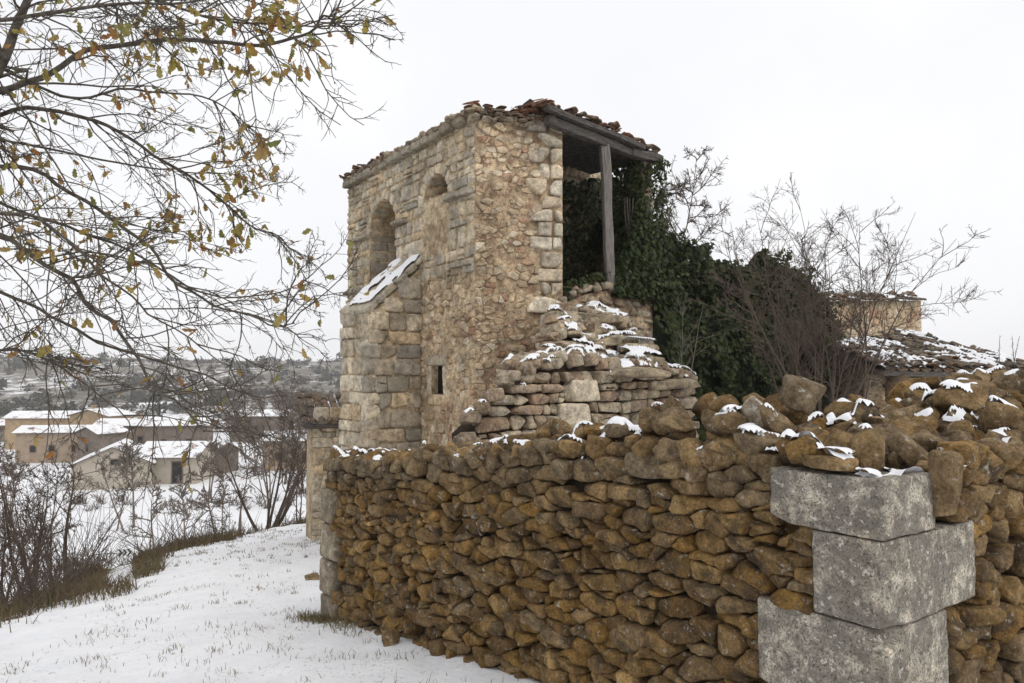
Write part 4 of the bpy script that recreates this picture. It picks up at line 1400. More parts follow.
btop = lambda u: np.interp(u, [0, 0.6, 1.0, 1.5, 2.2, 2.9, 3.4, 3.8], [5.0, 5.1, 5.25, 5.45, 5.55, 5.65, 5.75, 5.75]) + n2(u * 3, u * 0, 4) * 0.25
ivy_on(iv, FB, 0.0, 5.0, lambda u: np.full_like(u, 2.9), btop, 0.05, 14000, 0.085, r, 0.22)
ptop = lambda u: np.interp(u, [0, 1.3, 1.7, 2.0, 2.25, 2.62], [3.3, 3.5, 4.4, 5.2, 5.7, 5.7]) + n2(u * 4, u * 0, 9) * 0.2
ivy_on(iv, FO, 1.25, 2.72, lambda u: np.full_like(u, 3.0), ptop, 0.0, 5200, 0.08, r, 0.2)
FPR = Frame(FO.p(2.13, 0, -0.62)[:2], FO.N[:2])
ivy_on(iv, FPR, -0.1, 0.7, lambda u: np.full_like(u, 2.9), lambda u: np.full_like(u, 5.7), 0.0, 3000, 0.085, r, 0.15)
ivy_on(iv, FO, 0.1, 1.3, lambda u: osill(u) + 0.0, lambda u: osill(u) + 0.28, -0.15, 700, 0.08, r, 0.1)
ivy = empty("ivy", (D2[0] - 0.8, D2[1] - 0.4, 3.0))
tag(ivy, "dark green ivy filling the tower opening behind the leaning timber post", "ivy")
iv.build("foliage", M['ivy_leaf'], ivy)
st = MB()
for i in range(14):
    p = FO.p(r.uniform(1.7, 2.6), 3.0, 0.06)
    tube(st, wander(p, (0, 0, 1), 1.9, 8, 0.05, 0.25, r) - FO.N * 0.05, 0.014, 4)
st.build("stem", M['bark'], ivy)

# overgrown nave: low wall under a thick ivy mass
NV0, NV1 = np.array([2.55, 14.9]), np.array([8.55, 20.0])
FN = Frame(NV0, NV1 - NV0); NL = np.linalg.norm(NV1 - NV0)
ntop = lambda u: np.interp(u, [0, 0.6, 1.4, 2.2, 3.3, 4.6, 5.6, 6.6, 7.3, 7.9], [5.0, 4.45, 4.3, 4.2, 4.05, 4.15, 4.15, 4.0, 3.4, 2.4])
nave = MB()
us = np.linspace(0, NL, 12)
strip(nave, FN, us, np.full(12, -1.6), ntop(us) - 0.9, -0.5, -1.2)
Q = courses(0, NL, -1.4, 3.6, 0.2, 0.3, r, top=lambda u: ntop(u) - 0.9)
lay(nave, FN, Q, r, -0.6, -0.46, res=4, k=5, clips=5, mi=1)
nv = nave.build("nave_wall", [M['mortar_red'], M['dark_rubble']], origin=(NV0[0], NV0[1], -1.5))
tag(nv, "broken nave wall hidden beneath the thick ivy right of the tower", "ruined wall")
hv_ = empty("ivy", (NV0[0] + 3, NV0[1] + 2.2, -1.5))
tag(hv_, "broad dark evergreen ivy mass sprawling over the nave between tower and bare shrub", "ivy")
cr = MB()
def hedge_prof(a):     # cross-section: down the near side, over the top, to the far side
    return a
def core_pt(a, b):
    u = a * (NL + 0.5) - 0.2
    t_ = float(ntop(u)) - 0.25
    th_ = b
    if th_ < 0.6:
        z = -1.4 + (t_ + 1.4) * th_ / 0.6; n_ = 0.35 - 0.25 * (th_ / 0.6) ** 2
    else:
        f = (th_ - 0.6) / 0.4; z = t_ - 0.6 * f * f; n_ = 0.1 - 1.5 * f
    l_ = float(n2(u * 0.9, z * 0.9 + n_, 31, 3))
    return FN.p(u, z + l_ * 0.2, n_ + l_ * 0.45)
lumpy(cr, core_pt, 70, 36)
cr.build("ivy_bulk", M['ivy_core'], hv_)
lf = MB()
cnt = 42000
a = r.random(cnt); b = np.sqrt(r.random(cnt)) * 0.98 + 0.02
P = np.array([core_pt(x, y) for x, y in zip(a, b)])
nb = np.where(b < 0.6, 1.0, 0.2)
Nn = FN.N[None] * nb[:, None] + np.array([0, 0, 1.0])[None] * np.where(b > 0.5, 0.8, 0.3)[:, None] + r.normal(0, 0.5, (cnt, 3))
ofs = r.uniform(0.0, 0.2, cnt) + np.maximum(0, fbm(P * 1.5, 77, 3)) * 0.9 + np.maximum(0, fbm(P * 5.0, 79, 2)) * 0.25
Nd = FN.N[None] * nb[:, None] + np.array([0, 0, 1.0])[None] * np.where(b > 0.5, 0.9, 0.15)[:, None]
leaf_cards(lf, P + Nd * ofs[:, None], Nn, 0.115, r)
lf.build("foliage", M['ivy_leaf'], hv_)

# ------------------------------------------------------------------ ruined steps between wall and tower
r = np.random.default_rng(909)
SO = np.array([1.0, 10.3]); FS = Frame(SO, RT)
rs = empty("ruined_steps", (1.3, 10.6, -0.9))
tag(rs, "ruined stone steps and broken wall with snow against the tower's foot", "ruined steps")
stop = lambda s: np.interp(s, [-2.1, -1.95, -1.6, -1.3, -0.95, -0.4, 0.0, 0.9, 1.6, 2.35, 2.6], [0.7, 0.95, 1.2, 1.5, 1.68, 1.82, 1.80, 1.72, 1.66, 1.62, 1.45])
mb = MB()
us = np.linspace(-1.95, 2.5, 16)
strip(mb, FS, us, np.full(16, -1.2), stop(us) - 0.08, -0.1, -0.4)
blkS = lambda v: [(-0.33, 0.33)] if 1.22 < v < 1.56 else ([(-0.45, 0.14)] if 0.86 < v <= 1.22 else [])
Q = courses(-2.1, 2.6, 0.2, 2.0, 0.185, 0.26, r, hv=0.22, wv=0.4, wave=0.035, split=0.06, slant=0.2, blocked=blkS, top=stop)
lay(mb, FS, Q, r, -0.2, 0.0, fjit=0.05, gap=0.012, res=11, k=7, clips=6, amp=0.02, nfreq=10, mi=1, tone=np.clip(r.uniform(-0.5, 0.4, len(Q)), 0.001, 1), clip_lo=0.82)
C, Sz = [], []
for s_ in np.arange(-2.0, 2.55, 0.16):
    for w_ in (0.08, 0.32, 0.6):
        if s_ > 0.2 and w_ > 0.2 or s_ < -0.9 and w_ > 0.2: continue
        C.append(FS.p(s_ + r.normal(0, 0.05), stop(s_) + r.uniform(-0.05, 0.06), -w_)); Sz.append([r.uniform(0.18, 0.34), r.uniform(0.16, 0.24), r.uniform(0.1, 0.18)])
# tumbled fill under and between the steps: a mound climbing to the tower, its left edge held to the quoins
def mound(w_): return 1.66 + 1.2 * smooth(0.2, 2.0, w_), np.interp(w_, [0, 0.3, 2.05], [-1.55, -0.7, 1.45]), np.interp(w_, [0, 2.05], [2.3, 3.2])
for i in range(300):
    w_ = r.uniform(0.2, 2.1); zt, sa, sb_ = mound(w_)
    s_ = r.uniform(sa, sb_)
    z = zt - 0.12 - r.uniform(0, 0.1) - 0.3 * smooth(sb_ - 0.6, sb_, s_)
    if r.random() < 0.3:     # left flank
        s_ = sa + r.uniform(-0.05, 0.1); z = r.uniform(0.6, zt - 0.1)
    C.append(FS.p(s_, z, -w_)); Sz.append([r.uniform(0.2, 0.44), r.uniform(0.18, 0.32), r.uniform(0.10, 0.18)])
rocks(mb, C, Sz, r, tilt=0.13, res=11, k=8, clips=7, clip_lo=0.76, amp=0.018, mi=1, tone=np.clip(r.uniform(-0.2, 0.4, len(C)), 0.001, 1))
ws = np.linspace(0.2, 2.1, 8)
pts = []
for w_ in ws:
    zt, sa, sb_ = mound(w_)
    pts += [FS.p(sa + 0.1, -1.2, -w_), FS.p(sa + 0.1, zt - 0.22, -w_), FS.p(sb_ - 0.1, zt - 0.4, -w_), FS.p(sb_ - 0.1, -1.2, -w_)]
mb.add(pts, [(i * 4 + a_, i * 4 + a_ + 1, i * 4 + a_ + 5, i * 4 + a_ + 4) for i in range(7) for a_ in range(3)])
mb.build("rubble", [M['wall_core'], M['grey_rock']], rs); STEPS = [mb]
for px0, px1, py, Y, h, dep in ((590, 668, 372, 10.9, 0.15, 0.7), (615, 662, 360, 11.5, 0.15, 0.6), (619, 655, 349, 11.9, 0.16, 0.55), (584, 636, 341, 12.2, 0.19, 0.6), (575, 622, 320, 12.8, 0.17, 0.55), (565, 600, 331, 12.4, 0.17, 0.5), (556, 585, 356, 11.3, 0.2, 0.5), (640, 700, 384, 11.6, 0.16, 0.5)):
    p = (at(px0, py, Y) + at(px1, py, Y)) / 2; w = np.linalg.norm(at(px1, py, Y) - at(px0, py, Y))
    P, F = shaped(1, 14, 6, 7, r, np.array([[w / 2, dep / 2, h / 2]]), 0.02, 7, 0.85)
    ang = RAD(r.normal(14, 6)); ca, sa = math.cos(ang), math.sin(ang)
    Wp = P * np.array([w / 2, dep / 2, h / 2])
    W = np.stack([Wp[..., 0] * ca - Wp[..., 1] * sa, Wp[..., 0] * sa + Wp[..., 1] * ca, Wp[..., 2] + Wp[..., 0] * r.normal(0, 0.05)], -1) + p
    m2 = MB(); emit(m2, W, F, 0, 0.05); m2.build("step", M['grey_rock'], rs); STEPS.append(m2)
for (a0, a1, z0, z1) in ((-0.33, 0.33, 1.22, 1.53), (-0.45, 0.14, 0.84, 1.21)):
    m2 = MB(); lay(m2, FS, np.array([[[a0, z0], [a1, z0], [a1 - 0.08, z1], [a0 - 0.02, z1]]]), r, -0.4, 0.05, res=18, k=10, clips=4, amp=0.012, nfreq=6, tone=0.05, clip_lo=1.0)
    m2.build("dressed_block", M['ashlar'], rs)
m2 = MB()
def steps_snow(U_, N_):     # thickest on the broad landing at the right
    return 0.8 * np.exp(-((U_ - 1.15) / 0.95) ** 2 - ((N_ + 0.4) / 0.4) ** 2)
drape(m2, bvh_of(STEPS), FS, -2.2, 2.6, -3.2, 0.08, 0.018, 0.045, 0.06, 15, 2.2, crev=4.0, zmin=0.9, fn=steps_snow, maxstep=0.06)
tag(m2.build("snow_cover", M['snow'], rs), kind="stuff")

# ------------------------------------------------------------------ outbuilding with tiled roof, and apse wall behind
r = np.random.default_rng(404)
ob = empty("outbuilding", (*at(890, 420, 12.6)[:2], -0.6))
tag(ob, "low stone outbuilding with snowy clay tile roof behind the rubble heap", "outbuilding")
rA, rB, rC, rD = at(884, 369, 12.6), at(1040, 372, 15.2), at(902, 333, 19.5), at(832, 347, 16.5)
def rp(a, b): return (rA * (1 - a) + rB * a) * (1 - b) + (rD * (1 - a) + rC * a) * b
tb = MB(); sb = MB()
nrow, ncol = 13, 15
for j in range(nrow):
    for i in range(ncol + 1):
        p = rp(i / ncol, j / nrow); q = rp(i / ncol, (j + 1.15) / nrow); s1 = rp((i + 1) / ncol, j / nrow) - p
        nr = unit(np.cross(s1, q - p)); nr = nr if nr[2] > 0 else -nr
        w = np.linalg.norm(s1)
        canal_tile(tb, p + nr * 0.03 + r.normal(0, 0.015, 3), q - p + r.normal(0, 0.03, 3), nr, np.linalg.norm(q - p), w * 0.3)
        canal_tile(tb, p + s1 * 0.5 + nr * 0.06, q - p, nr, np.linalg.norm(q - p), w * 0.3, flip=True)
nr = unit(np.cross(rB - rA, rD - rA)); nr = nr if nr[2] > 0 else -nr
roof = MB(); dn = -nr * 0.06
pts = [rA, rB, rC, rD]
roof.add([p - nr * 0.04 for p in pts] + [p - nr * 0.12 for p in pts], [(0, 1, 2, 3), (7, 6, 5, 4)] + [(i, 4 + i, 4 + (i + 1) % 4, (i + 1) % 4) for i in range(4)])
ro = roof.build("roof", M['dark_wood'], ob, smooth_shade=False)
tb.build("tiles", M['slate_tile'], ro)
FRO = Frame(rA[:2], (rB - rA)[:2])
drape(sb, bvh_of([tb]), FRO, -3.5, 8.0, -8.0, 0.3, 0.045, 0.04, -0.02, 33, 1.1, crev=2.5, nzmin=0.35, maxstep=0.16, zmin=0.5)
tag(sb.build("snow_cover", M['snow'], ro), kind="stuff")
wl_ = MB()
FA = Frame(rA[:2] + unit(rD - rA)[:2] * 0.25 + unit(rB - rA)[:2] * 0.12, (rB - rA)[:2]); LA = np.linalg.norm((rB - rA)[:2]) - 0.2
strip(wl_, FA, np.array([0, LA]), [-1.5, -1.5], [rA[2] - 0.10, rB[2] - 0.1], 0, -0.4)
Q = courses(0, LA, -0.4, rA[2] - 0.38, 0.17, 0.25, r, split=0.1)
lay(wl_, FA, Q, r, -0.1, 0.025, res=6, k=6, clips=5, mi=1, clip_lo=0.85)
Q = np.array([[[0, z], [0.36, z], [0.36, z + 0.4], [0, z + 0.4]] for z in (-0.1, 0.3, 0.7)] + [[[0, rA[2] - 0.38], [1.6, rA[2] - 0.38], [1.6, rA[2] - 0.14], [0, rA[2] - 0.14]], [[1.6, rA[2] - 0.38], [LA, rA[2] - 0.38], [LA, rA[2] - 0.14], [1.6, rA[2] - 0.14]]])
lay(wl_, FA, Q, r, -0.3, 0.06, res=10, k=10, clips=3, mi=2, clip_lo=0.98)
FD = Frame(rD[:2] + unit(rA - rD)[:2] * 0.1 + unit(rB - rA)[:2] * 0.12, (rA - rD)[:2]); LD = np.linalg.norm((rA - rD)[:2]) - 0.32
strip(wl_, FD, np.array([0, LD]), [-1.5, -1.5], [rD[2] - 0.12, rA[2] - 0.12], -0.01, -0.4, 3)
Q = courses(0, LD, -0.9, 2.0, 0.17, 0.3, r, split=0.1, top=lambda u: np.interp(u, [0, LD], [rD[2] - 0.2, rA[2] - 0.2]))
lay(wl_, FD, Q, r, -0.1, 0.025, res=6, k=5, clips=6, mi=3, clip_lo=0.8)
wl_.build("wall", [M['mortar'], M['rubble'], M['ashlar'], M['dark_rubble']], ob)

ap = empty("chancel", (*at(880, 420, 22)[:2], -1.0))
tag(ap, "square pale stone chancel with tile coping rising behind the snowy tiled roof", "church ruin")
pa, pb = at(790, 303, 20.5), at(921, 302, 23.0)
FP = Frame(pa[:2], (pb - pa)[:2]); LP = np.linalg.norm((pb - pa)[:2])
mb = MB()
strip(mb, FP, np.array([0, LP]), [-1.5, -1.5], [pa[2] + 0.05, pb[2] + 0.05], 0, -3.5)
Q = courses(0, LP, 0.5, 5.0, 0.27, 0.4, r, split=0.12, wave=0.02, top=lambda u: np.interp(u, [0, LP], [pa[2] + 0.05, pb[2] + 0.05]))
lay(mb, FP, Q, r, -0.1, 0.03, gap=0.02, res=6, k=6, clips=6, mi=1, clip_lo=0.85, tone=np.clip(r.uniform(-0.2, 0.3, len(Q)), 0.001, 1))
mb.build("wall", [M['mortar'], M['rubble']], ap)
mb = MB(); sb = MB()
for u in np.arange(0, LP + 0.1, 0.21):
    z = np.interp(u, [0, LP], [pa[2], pb[2]])
    for row in range(2):
        canal_tile(mb, FP.p(u, z + row * 0.1 + r.normal(0, 0.02), 0.18 - row * 0.3), -FP.N + np.array([0, 0, 0.22]), np.array([0, 0, 1.0]), 0.45, 0.11)
    if r.random() < 0.8:
        rocks(mb, [FP.p(u, z + 0.24, -0.3)], [[0.3, 0.25, r.uniform(0.1, 0.24)]], r, tilt=0.3)
    if r.random() < 0.5:
        pass
o = mb.build("tiles", M['slate_tile'], ap)
drape(sb, bvh_of([mb]), FP, 0, LP, -0.6, 0.3, 0.04, 0.04, 0.0, 41, 2.0, nzmin=0.3, maxstep=0.2, zmin=2.0)
tag(sb.build("snow_cover", M['snow'], o), kind="stuff")

# low shed past the wall's far end
sh = empty("shed", (*at(330, 520, 18.5)[:2], -2.4))
tag(sh, "low tile-roofed stone shed glimpsed past the far end of the wall", "shed")
pa, pb = at(313, 430, 18.4), at(372, 430, 18.9)
FSH = Frame(pa[:2], (pb - pa)[:2]); LS = np.linalg.norm((pb - pa)[:2])
ztop = at(313, 428, 18.2)[2]
mb = MB(); strip(mb, FSH, np.array([0, LS]), [-3.2, -3.2], [ztop, ztop], 0, -1.6)
Q = courses(0, LS, -3.0, ztop + 0.03, 0.3, 0.42, r, wave=0.01)
lay(mb, FSH, Q, r, -0.1, 0.03, res=6, k=9, clips=4, mi=1, clip_lo=0.92)
mb.build("wall", [M['mortar'], M['ashlar']], sh)
mb = MB(); sb = MB()
for row in range(6):
    for u in np.arange(-0.2, LS + 0.1, 0.2):
        p = FSH.p(u, ztop + 0.1 + row * 0.1 + r.normal(0, 0.015), 0.2 - row * 0.3)
        canal_tile(mb, p, -FSH.N + np.array([0, 0, 0.35]), np.array([0, 0, 1.0]) + r.normal(0, 0.08, 3), 0.42, 0.1)
deck = MB(); strip(deck, FSH, np.array([-0.2, LS + 0.1]), [ztop - 0.02] * 2, [ztop + 0.08] * 2, 0.2, -1.7)
ro = deck.build("roof", M['dark_wood'], sh)
mb.build("tiles", M['slate_tile'], ro)
drape(sb, bvh_of([mb]), FSH, -0.3, LS, -1.6, 0.3, 0.04, 0.04, 0.05, 43, 2.0, nzmin=0.3, maxstep=0.25, zmin=0)
tag(sb.build("snow_cover", M['snow'], ro), kind="stuff")

# ------------------------------------------------------------------ bare shrubs and trees around the ruin
sp_shrub = [dict(n=10, ang=44, len=0.36, rf=0.5, up=0.05, wig=0.15, rmin=0.0055, **{'from': 0.42}), dict(n=8, ang=44, len=0.45, rf=0.6, up=0.03, wig=0.18, rmin=0.004), dict(n=5, ang=42, len=0.45, rf=0.7, up=0.02, wig=0.2, seg=3, rmin=0.003)]
p = at(818, 445, 11.3); b = (p[0], 11.3, -0.6)
make_tree("bare_shrub", b, 5.0, "big bare many-stemmed shrub between the ivy mass and the tiled outbuilding", "shrub", "bare shrubs", M['twig'], 61, stems=24, spread=0.19, trunk_r=0.030, spec=sp_shrub, bare=0.2, wig=0.16, wander_up=0.05, trunk_mat=M['bark'])
p = at(683, 400, 13.2)
make_tree("sapling", (p[0], 13.2, -0.9), 3.9, "thin bare sapling standing before the dark ivy mass", "sapling", None, M['pale_twig'], 65, stems=3, spread=0.05, lean=(0.03, 0), trunk_r=0.03, spec=[dict(n=9, ang=45, len=0.3, rf=0.5, up=0.05, rmin=0.006), dict(n=3, ang=40, len=0.4, rf=0.6, rmin=0.005)], bare=0.3)
p = at(622, 300, 21.5)
make_tree("bare_tree", (p[0], 21.5, -1.6), 9.8, "bare twiggy tree leaning out behind the tower's ivy", "tree", "bare trees", M['twig'], 70, stems=6, spread=0.07, trunk_r=0.12,
          spec=[dict(n=34, ang=58, len=0.26, rf=0.5, up=0.02, wig=0.2, rmin=0.018, **{'from': 0.4}), dict(n=10, ang=48, len=0.55, rf=0.55, up=0.0, wig=0.22, rmin=0.011), dict(n=8, ang=46, len=0.5, rf=0.7, wig=0.24, seg=3, rmin=0.008)], bare=0.3, wig=0.16)
# dry weed stalks on the heap
p = at(1012, 362, 5.6)
wd = empty("dry_weed", p); tag(wd, "thin dry weed stalk standing on the rubble heap against the sky", "weed")
mb = MB(); rg = np.random.default_rng(3)
for i in range(4):
    pts = wander(p + rg.normal(0, 0.04, 3) * np.array([1, 1, 0]), (rg.normal(0, 0.12), 0, 1), 0.2 + 0.09 * (i == 0), 5, 0.05, 0, rg)
    branch(mb, pts, 0.003, 0.0015, 0, [dict(n=10, ang=35, len=0.14, rf=0.7, rmin=0.0016, seg=2)], rg, None, 3)
mb.build("stalks", M['twig'], wd)

# ------------------------------------------------------------------ oak reaching in from the left
r = np.random.default_rng(88)
tx, ty = -4.5, 4.6
tz = zg(tx, ty)
oak = empty("oak_tree", (tx, ty, tz))
tag(oak, "nearby oak with thin yellow-green autumn leaves whose branches droop in from upper left", "tree")
tr, br, lv = MB(), MB(), MB()
trunk = np.array([[tx, ty, tz - 0.2], [tx + 0.02, ty, tz + 1.0], [tx + 0.1, ty - 0.05, tz + 2.0], [tx + 0.25, ty - 0.1, tz + 3.0], [tx + 0.5, ty - 0.15, tz + 4.0], [tx + 0.7, ty - 0.2, tz + 5.2]])
tube(tr, trunk, [0.30, 0.24, 0.21, 0.18, 0.14, 0.1], 12)
tr.build("trunk", M['bark'], oak)
limbs = [  # (pixel track, start depth, end depth, radius)
    ([(-40, 130), (0, 62), (18, 25), (38, -20), (60, -70)], 4.2, 4.0, 0.06),
    ([(0, 96), (40, 72), (90, 48), (150, 42), (220, 46), (275, 42), (312, 30), (330, 18)], 4.2, 3.5, 0.027),
    ([(-30, 108), (30, 112), (100, 122), (150, 150), (210, 190), (255, 222), (285, 245)], 4.4, 4.6, 0.022),
    ([(-30, 160), (30, 172), (90, 200), (140, 238), (175, 275), (220, 308), (265, 322), (300, 322)], 4.3, 4.0, 0.020),
    ([(-30, 232), (30, 252), (75, 282), (110, 322), (150, 372), (185, 410), (205, 432)], 4.0, 3.7, 0.022),
    ([(-30, 280), (30, 300), (80, 335), (140, 358), (200, 372), (250, 398), (292, 402)], 4.6, 4.6, 0.017),
    ([(-20, 190), (50, 222), (120, 246), (190, 285), (240, 300), (290, 290), (305, 275)], 4.9, 5.2, 0.017),
    ([(-20, 22), (60, 18), (130, 8), (200, 2), (260, -4)], 3.6, 3.3, 0.018),
    ([(-20, 340), (20, 352), (60, 368), (100, 392), (128, 424), (138, 455)], 4.4, 4.2, 0.012),
    ([(-20, 60), (60, 98), (130, 88), (190, 96), (240, 118), (262, 138)], 4.8, 5.0, 0.017),
    ([(-20, 130), (40, 150), (110, 160), (180, 172), (230, 160), (258, 150)], 5.3, 5.6, 0.016),
    ([(120, -20), (170, 12), (230, 24), (285, 30), (325, 24), (345, 12)], 3.8, 3.4, 0.013),
    ([(-20, 205), (30, 212), (70, 240), (100, 268), (150, 300), (190, 345), (230, 372)], 3.7, 3.9, 0.015),
]
spec = [dict(n=21, ang=44, len=0.27, rf=0.42, up=-0.03, wig=0.17, flat=0.8, rmin=0.0042, seg=6, **{'from': 0.08}),
        dict(n=7.5, ang=42, len=0.42, rf=0.55, up=-0.02, wig=0.2, flat=0.8, rmin=0.0024, seg=5),
        dict(n=3.0, ang=40, len=0.42, rf=0.7, up=0.0, wig=0.22, seg=3, rmin=0.0018)]
tips = []
for track, d0, d1, rad in limbs:
    n = len(track); pts = np.array([at(px, py, d0 + (d1 - d0) * i / (n - 1)) for i, (px, py) in enumerate(track)])
    root_pt = trunk[2] + (trunk[5] - trunk[2]) * np.clip((pts[0][2] - trunk[2][2] + 0.4) / 3.2, 0, 1)
    pts = np.concatenate([[root_pt, (root_pt + pts[0]) / 2 + np.array([0, 0, 0.06])], pts])
    # smooth and roughen the drawn line
    t = np.linspace(0, len(pts) - 1, 4 * len(pts)); fine = np.stack([np.interp(t, np.arange(len(pts)), pts[:, k]) for k in range(3)], -1)
    for _ in range(2):
        fine[1:-1] = (fine[:-2] + 2 * fine[1:-1] + fine[2:]) / 4
    fine[2:] += np.stack([fbm(np.stack([t * 1.3, t * 0 + k * 9.1 + d0 * 37.0, t * 0], -1), 5, 2) for k in range(3)], -1)[2:] * 0.05
    branch(br, fine, rad * 0.82, rad * 0.16, 0, spec, r, tips, 7)
br.build("branches", M['bark'], oak)

# lobed leaves
def oak_leaves(mb, C, D, size, rng):
    xs = np.array([0, 0.16, 0.32, 0.47, 0.62, 0.78, 0.92, 1.0])
    ws = np.array([0.02, 0.20, 0.15, 0.30, 0.21, 0.29, 0.14, 0.0])
    for c, d, s in zip(C, D, size):
        d = unit(d); sd = unit(np.cross(d, rng.normal(size=3))); nn = np.cross(d, sd)
        cu, fo = rng.normal(0, 0.35), rng.uniform(0.1, 0.6)
        mid = c + np.outer(xs * s, d) + np.outer(cu * s * xs ** 2, nn)
        l = mid + np.outer(ws * s * rng.uniform(0.8, 1.1), sd) + np.outer(ws * s * fo, nn)
        q = mid - np.outer(ws * s * rng.uniform(0.8, 1.1), sd) + np.outer(ws * s * fo, nn)
        W = np.concatenate([mid, l, q]); k = len(xs)
        f = [(i, i + 1, k + i + 1, k + i) for i in range(k - 1)] + [(i + 1, i, 2 * k + i, 2 * k + i + 1) for i in range(k - 1)]
        mb.add(W, f)
def to_px(p):
    c, s = math.cos(PITCH), math.sin(PITCH)
    y, z = p[1], p[2] - EYE
    dpt = y * c + z * s
    return CX + FPX * p[0] / dpt, CY - FPX * (-y * s + z * c) / dpt
zones = [(0, 350, 120, 430, 0.30), (330, 385, 60, 60, 0.2), (55, 205, 75, 55, 0.5), (215, 195, 60, 60, 0.8), (15, 200, 40, 60, 0.7), (280, 35, 80, 45, 0.95), (110, 60, 120, 70, 0.45), (100, 240, 60, 50, 0.35), (245, 180, 30, 60, 0.7)]
C, D, S_ = [], [], []
for p, d, pts in tips:
    X, Y_ = to_px(p)
    pr = 0.10
    for zx, zy, rx, ry, pz in zones[1:]:
        if ((X - zx) / rx) ** 2 + ((Y_ - zy) / ry) ** 2 < 1: pr = max(pr, pz)
    if X < 0: pr = 0.3
    if r.random() < pr * 0.33:
        for _ in range(1 + (r.random() < 0.4)):
            q = pts[r.integers(1, len(pts))]
            C.append(q); D.append(d * 0.6 + r.normal(0, 0.5, 3) + np.array([0, 0, -0.7])); S_.append(r.uniform(0.032, 0.075))
oak_leaves(lv, C, D, S_, r)
lv.build("leaves", M['oak_leaf'], oak, smooth_shade=False)
print("oak leaves", len(C), "tips", len(tips))

# ------------------------------------------------------------------ bank: brush, trees
sp_bush = [dict(n=10, ang=42, len=0.42, rf=0.55, up=0.05, wig=0.17, rmin=0.010), dict(n=8, ang=42, len=0.45, rf=0.6, up=0.02, wig=0.2, rmin=0.007), dict(n=5, ang=40, len=0.45, rf=0.7, wig=0.2, seg=3, rmin=0.006)]
def place(px, Y): 
    x = (px - CX) / FPX * Y
    return (x, Y, zg(x, Y))
bank = [  # px, Y, height, stems, spread, trunk radius, material, label
    (8, 15.5, 3.6, 8, 0.22, 0.05, 'red_twig', "dense brown twiggy shrub lowest on the bank at the photo's left edge"),
    (40, 19.5, 4.9, 6, 0.2, 0.07, 'twig', "tall dark bare thicket tree on the bank, left of the small forked tree"),
    (62, 23.0, 4.6, 5, 0.2, 0.06, 'twig', "bare brown thicket tree rising below the ochre farmhouses"),
    (72, 17.5, 2.9, 1, 0.1, 0.07, 'twig', "small forked bare tree with dark trunk above the brown bank"),
    (-18, 20.0, 5.0, 6, 0.22, 0.06, 'twig', "bare thicket tree half cut off by the left edge"),
    (270, 26.0, 5.2, 10, 0.26, 0.085, 'twig', "broad many-stemmed bare tree rising behind the snow slope near the shed"),
    (235, 31.0, 3.6, 5, 0.3, 0.05, 'twig', "low spreading bare shrub left of the broad many-stemmed tree"),
    (300, 30.0, 4.4, 4, 0.25, 0.05, 'twig', "bare shrub squeezed between the broad many-stemmed tree and the shed"),
]
for i, (px, Y, h, stn, spd, tr_, mt, lb) in enumerate(bank):
    make_tree("bare_tree", place(px, Y), h, lb, "tree", "bare trees", M[mt], 300 + i, stems=stn, spread=spd, trunk_r=tr_, spec=sp_bush, bare=0.2, trunk_mat=M['bark'])
sp_far = [dict(n=15, ang=54, len=0.44, rf=0.5, up=0.0, wig=0.2, rmin=0.055), dict(n=9, ang=42, len=0.45, rf=0.6, up=0.02, wig=0.18, rmin=0.036), dict(n=5, ang=40, len=0.5, rf=0.7, wig=0.2, seg=3, rmin=0.026)]
field = [
    (124, 74, 9.0, 2, 'pale_twig', "pale twin-trunked bare tree before the cream barn"),
    (137, 76, 8.2, 1, 'pale_twig', "straight pale bare tree just right of the twin-trunked one"),
    (161, 58, 7.0, 1, 'pale_twig', "slender pale bare tree between the barn and the road sign"),
    (187, 60, 6.8, 1, 'pale_twig', "thin bare tree below the barn's right-hand snowy roof"),
    (222, 66, 8.6, 2, 'far_twig', "bare brown tree in the field right of the barn"),
    (243, 70, 8.8, 2, 'far_twig', "bare brown tree second to the right of the barn"),
    (258, 112, 12.5, 2, 'far_twig', "tall brown tree behind the snow-roofed sheds"),
    (285, 104, 12.0, 2, 'far_twig', "rounded brown bare tree above the broad many-stemmed one"),
    (305, 96, 11.0, 2, 'far_twig', "brown bare tree just left of the shed's tiled roof"),
    (232, 150, 14.0, 2, 'far_twig', "distant brown tree behind the grey house roofs"),
    (205, 160, 13.0, 2, 'far_twig', "distant brown tree behind the barn roof"),
    (325, 120, 12.0, 2, 'far_twig', "distant brown tree against the hillside above the shed"),
    (14, 78, 7.5, 3, 'far_twig', "brown bare tree before the long snow-roofed farmhouse"),
    (212, 92, 9.0, 3, 'far_twig', "brown bushy tree at the right gable of the cream barn wing"),
    (270, 86, 9.5, 3, 'far_twig', "brown bushy tree directly behind the broad many-stemmed one"),
    (248, 128, 13.0, 3, 'far_twig', "wide brown tree crown right of the brown barn roofs"),
    (296, 140, 14.0, 3, 'far_twig', "tall brown tree crown nearest the shed roof, behind the half-hidden tan house"),
    (106, 165, 10.0, 3, 'far_twig', "far brown tree between the gabled ochre house and the tan two-storey house"),
]
for i, (px, Y, h, stn, mt, lb) in enumerate(field):
    make_tree("bare_tree", place(px, Y), h, lb, "tree", "bare trees", M[mt], 400 + i, stems=stn, spread=0.13, trunk_r=h * 0.016, spec=sp_far, bare=0.3)

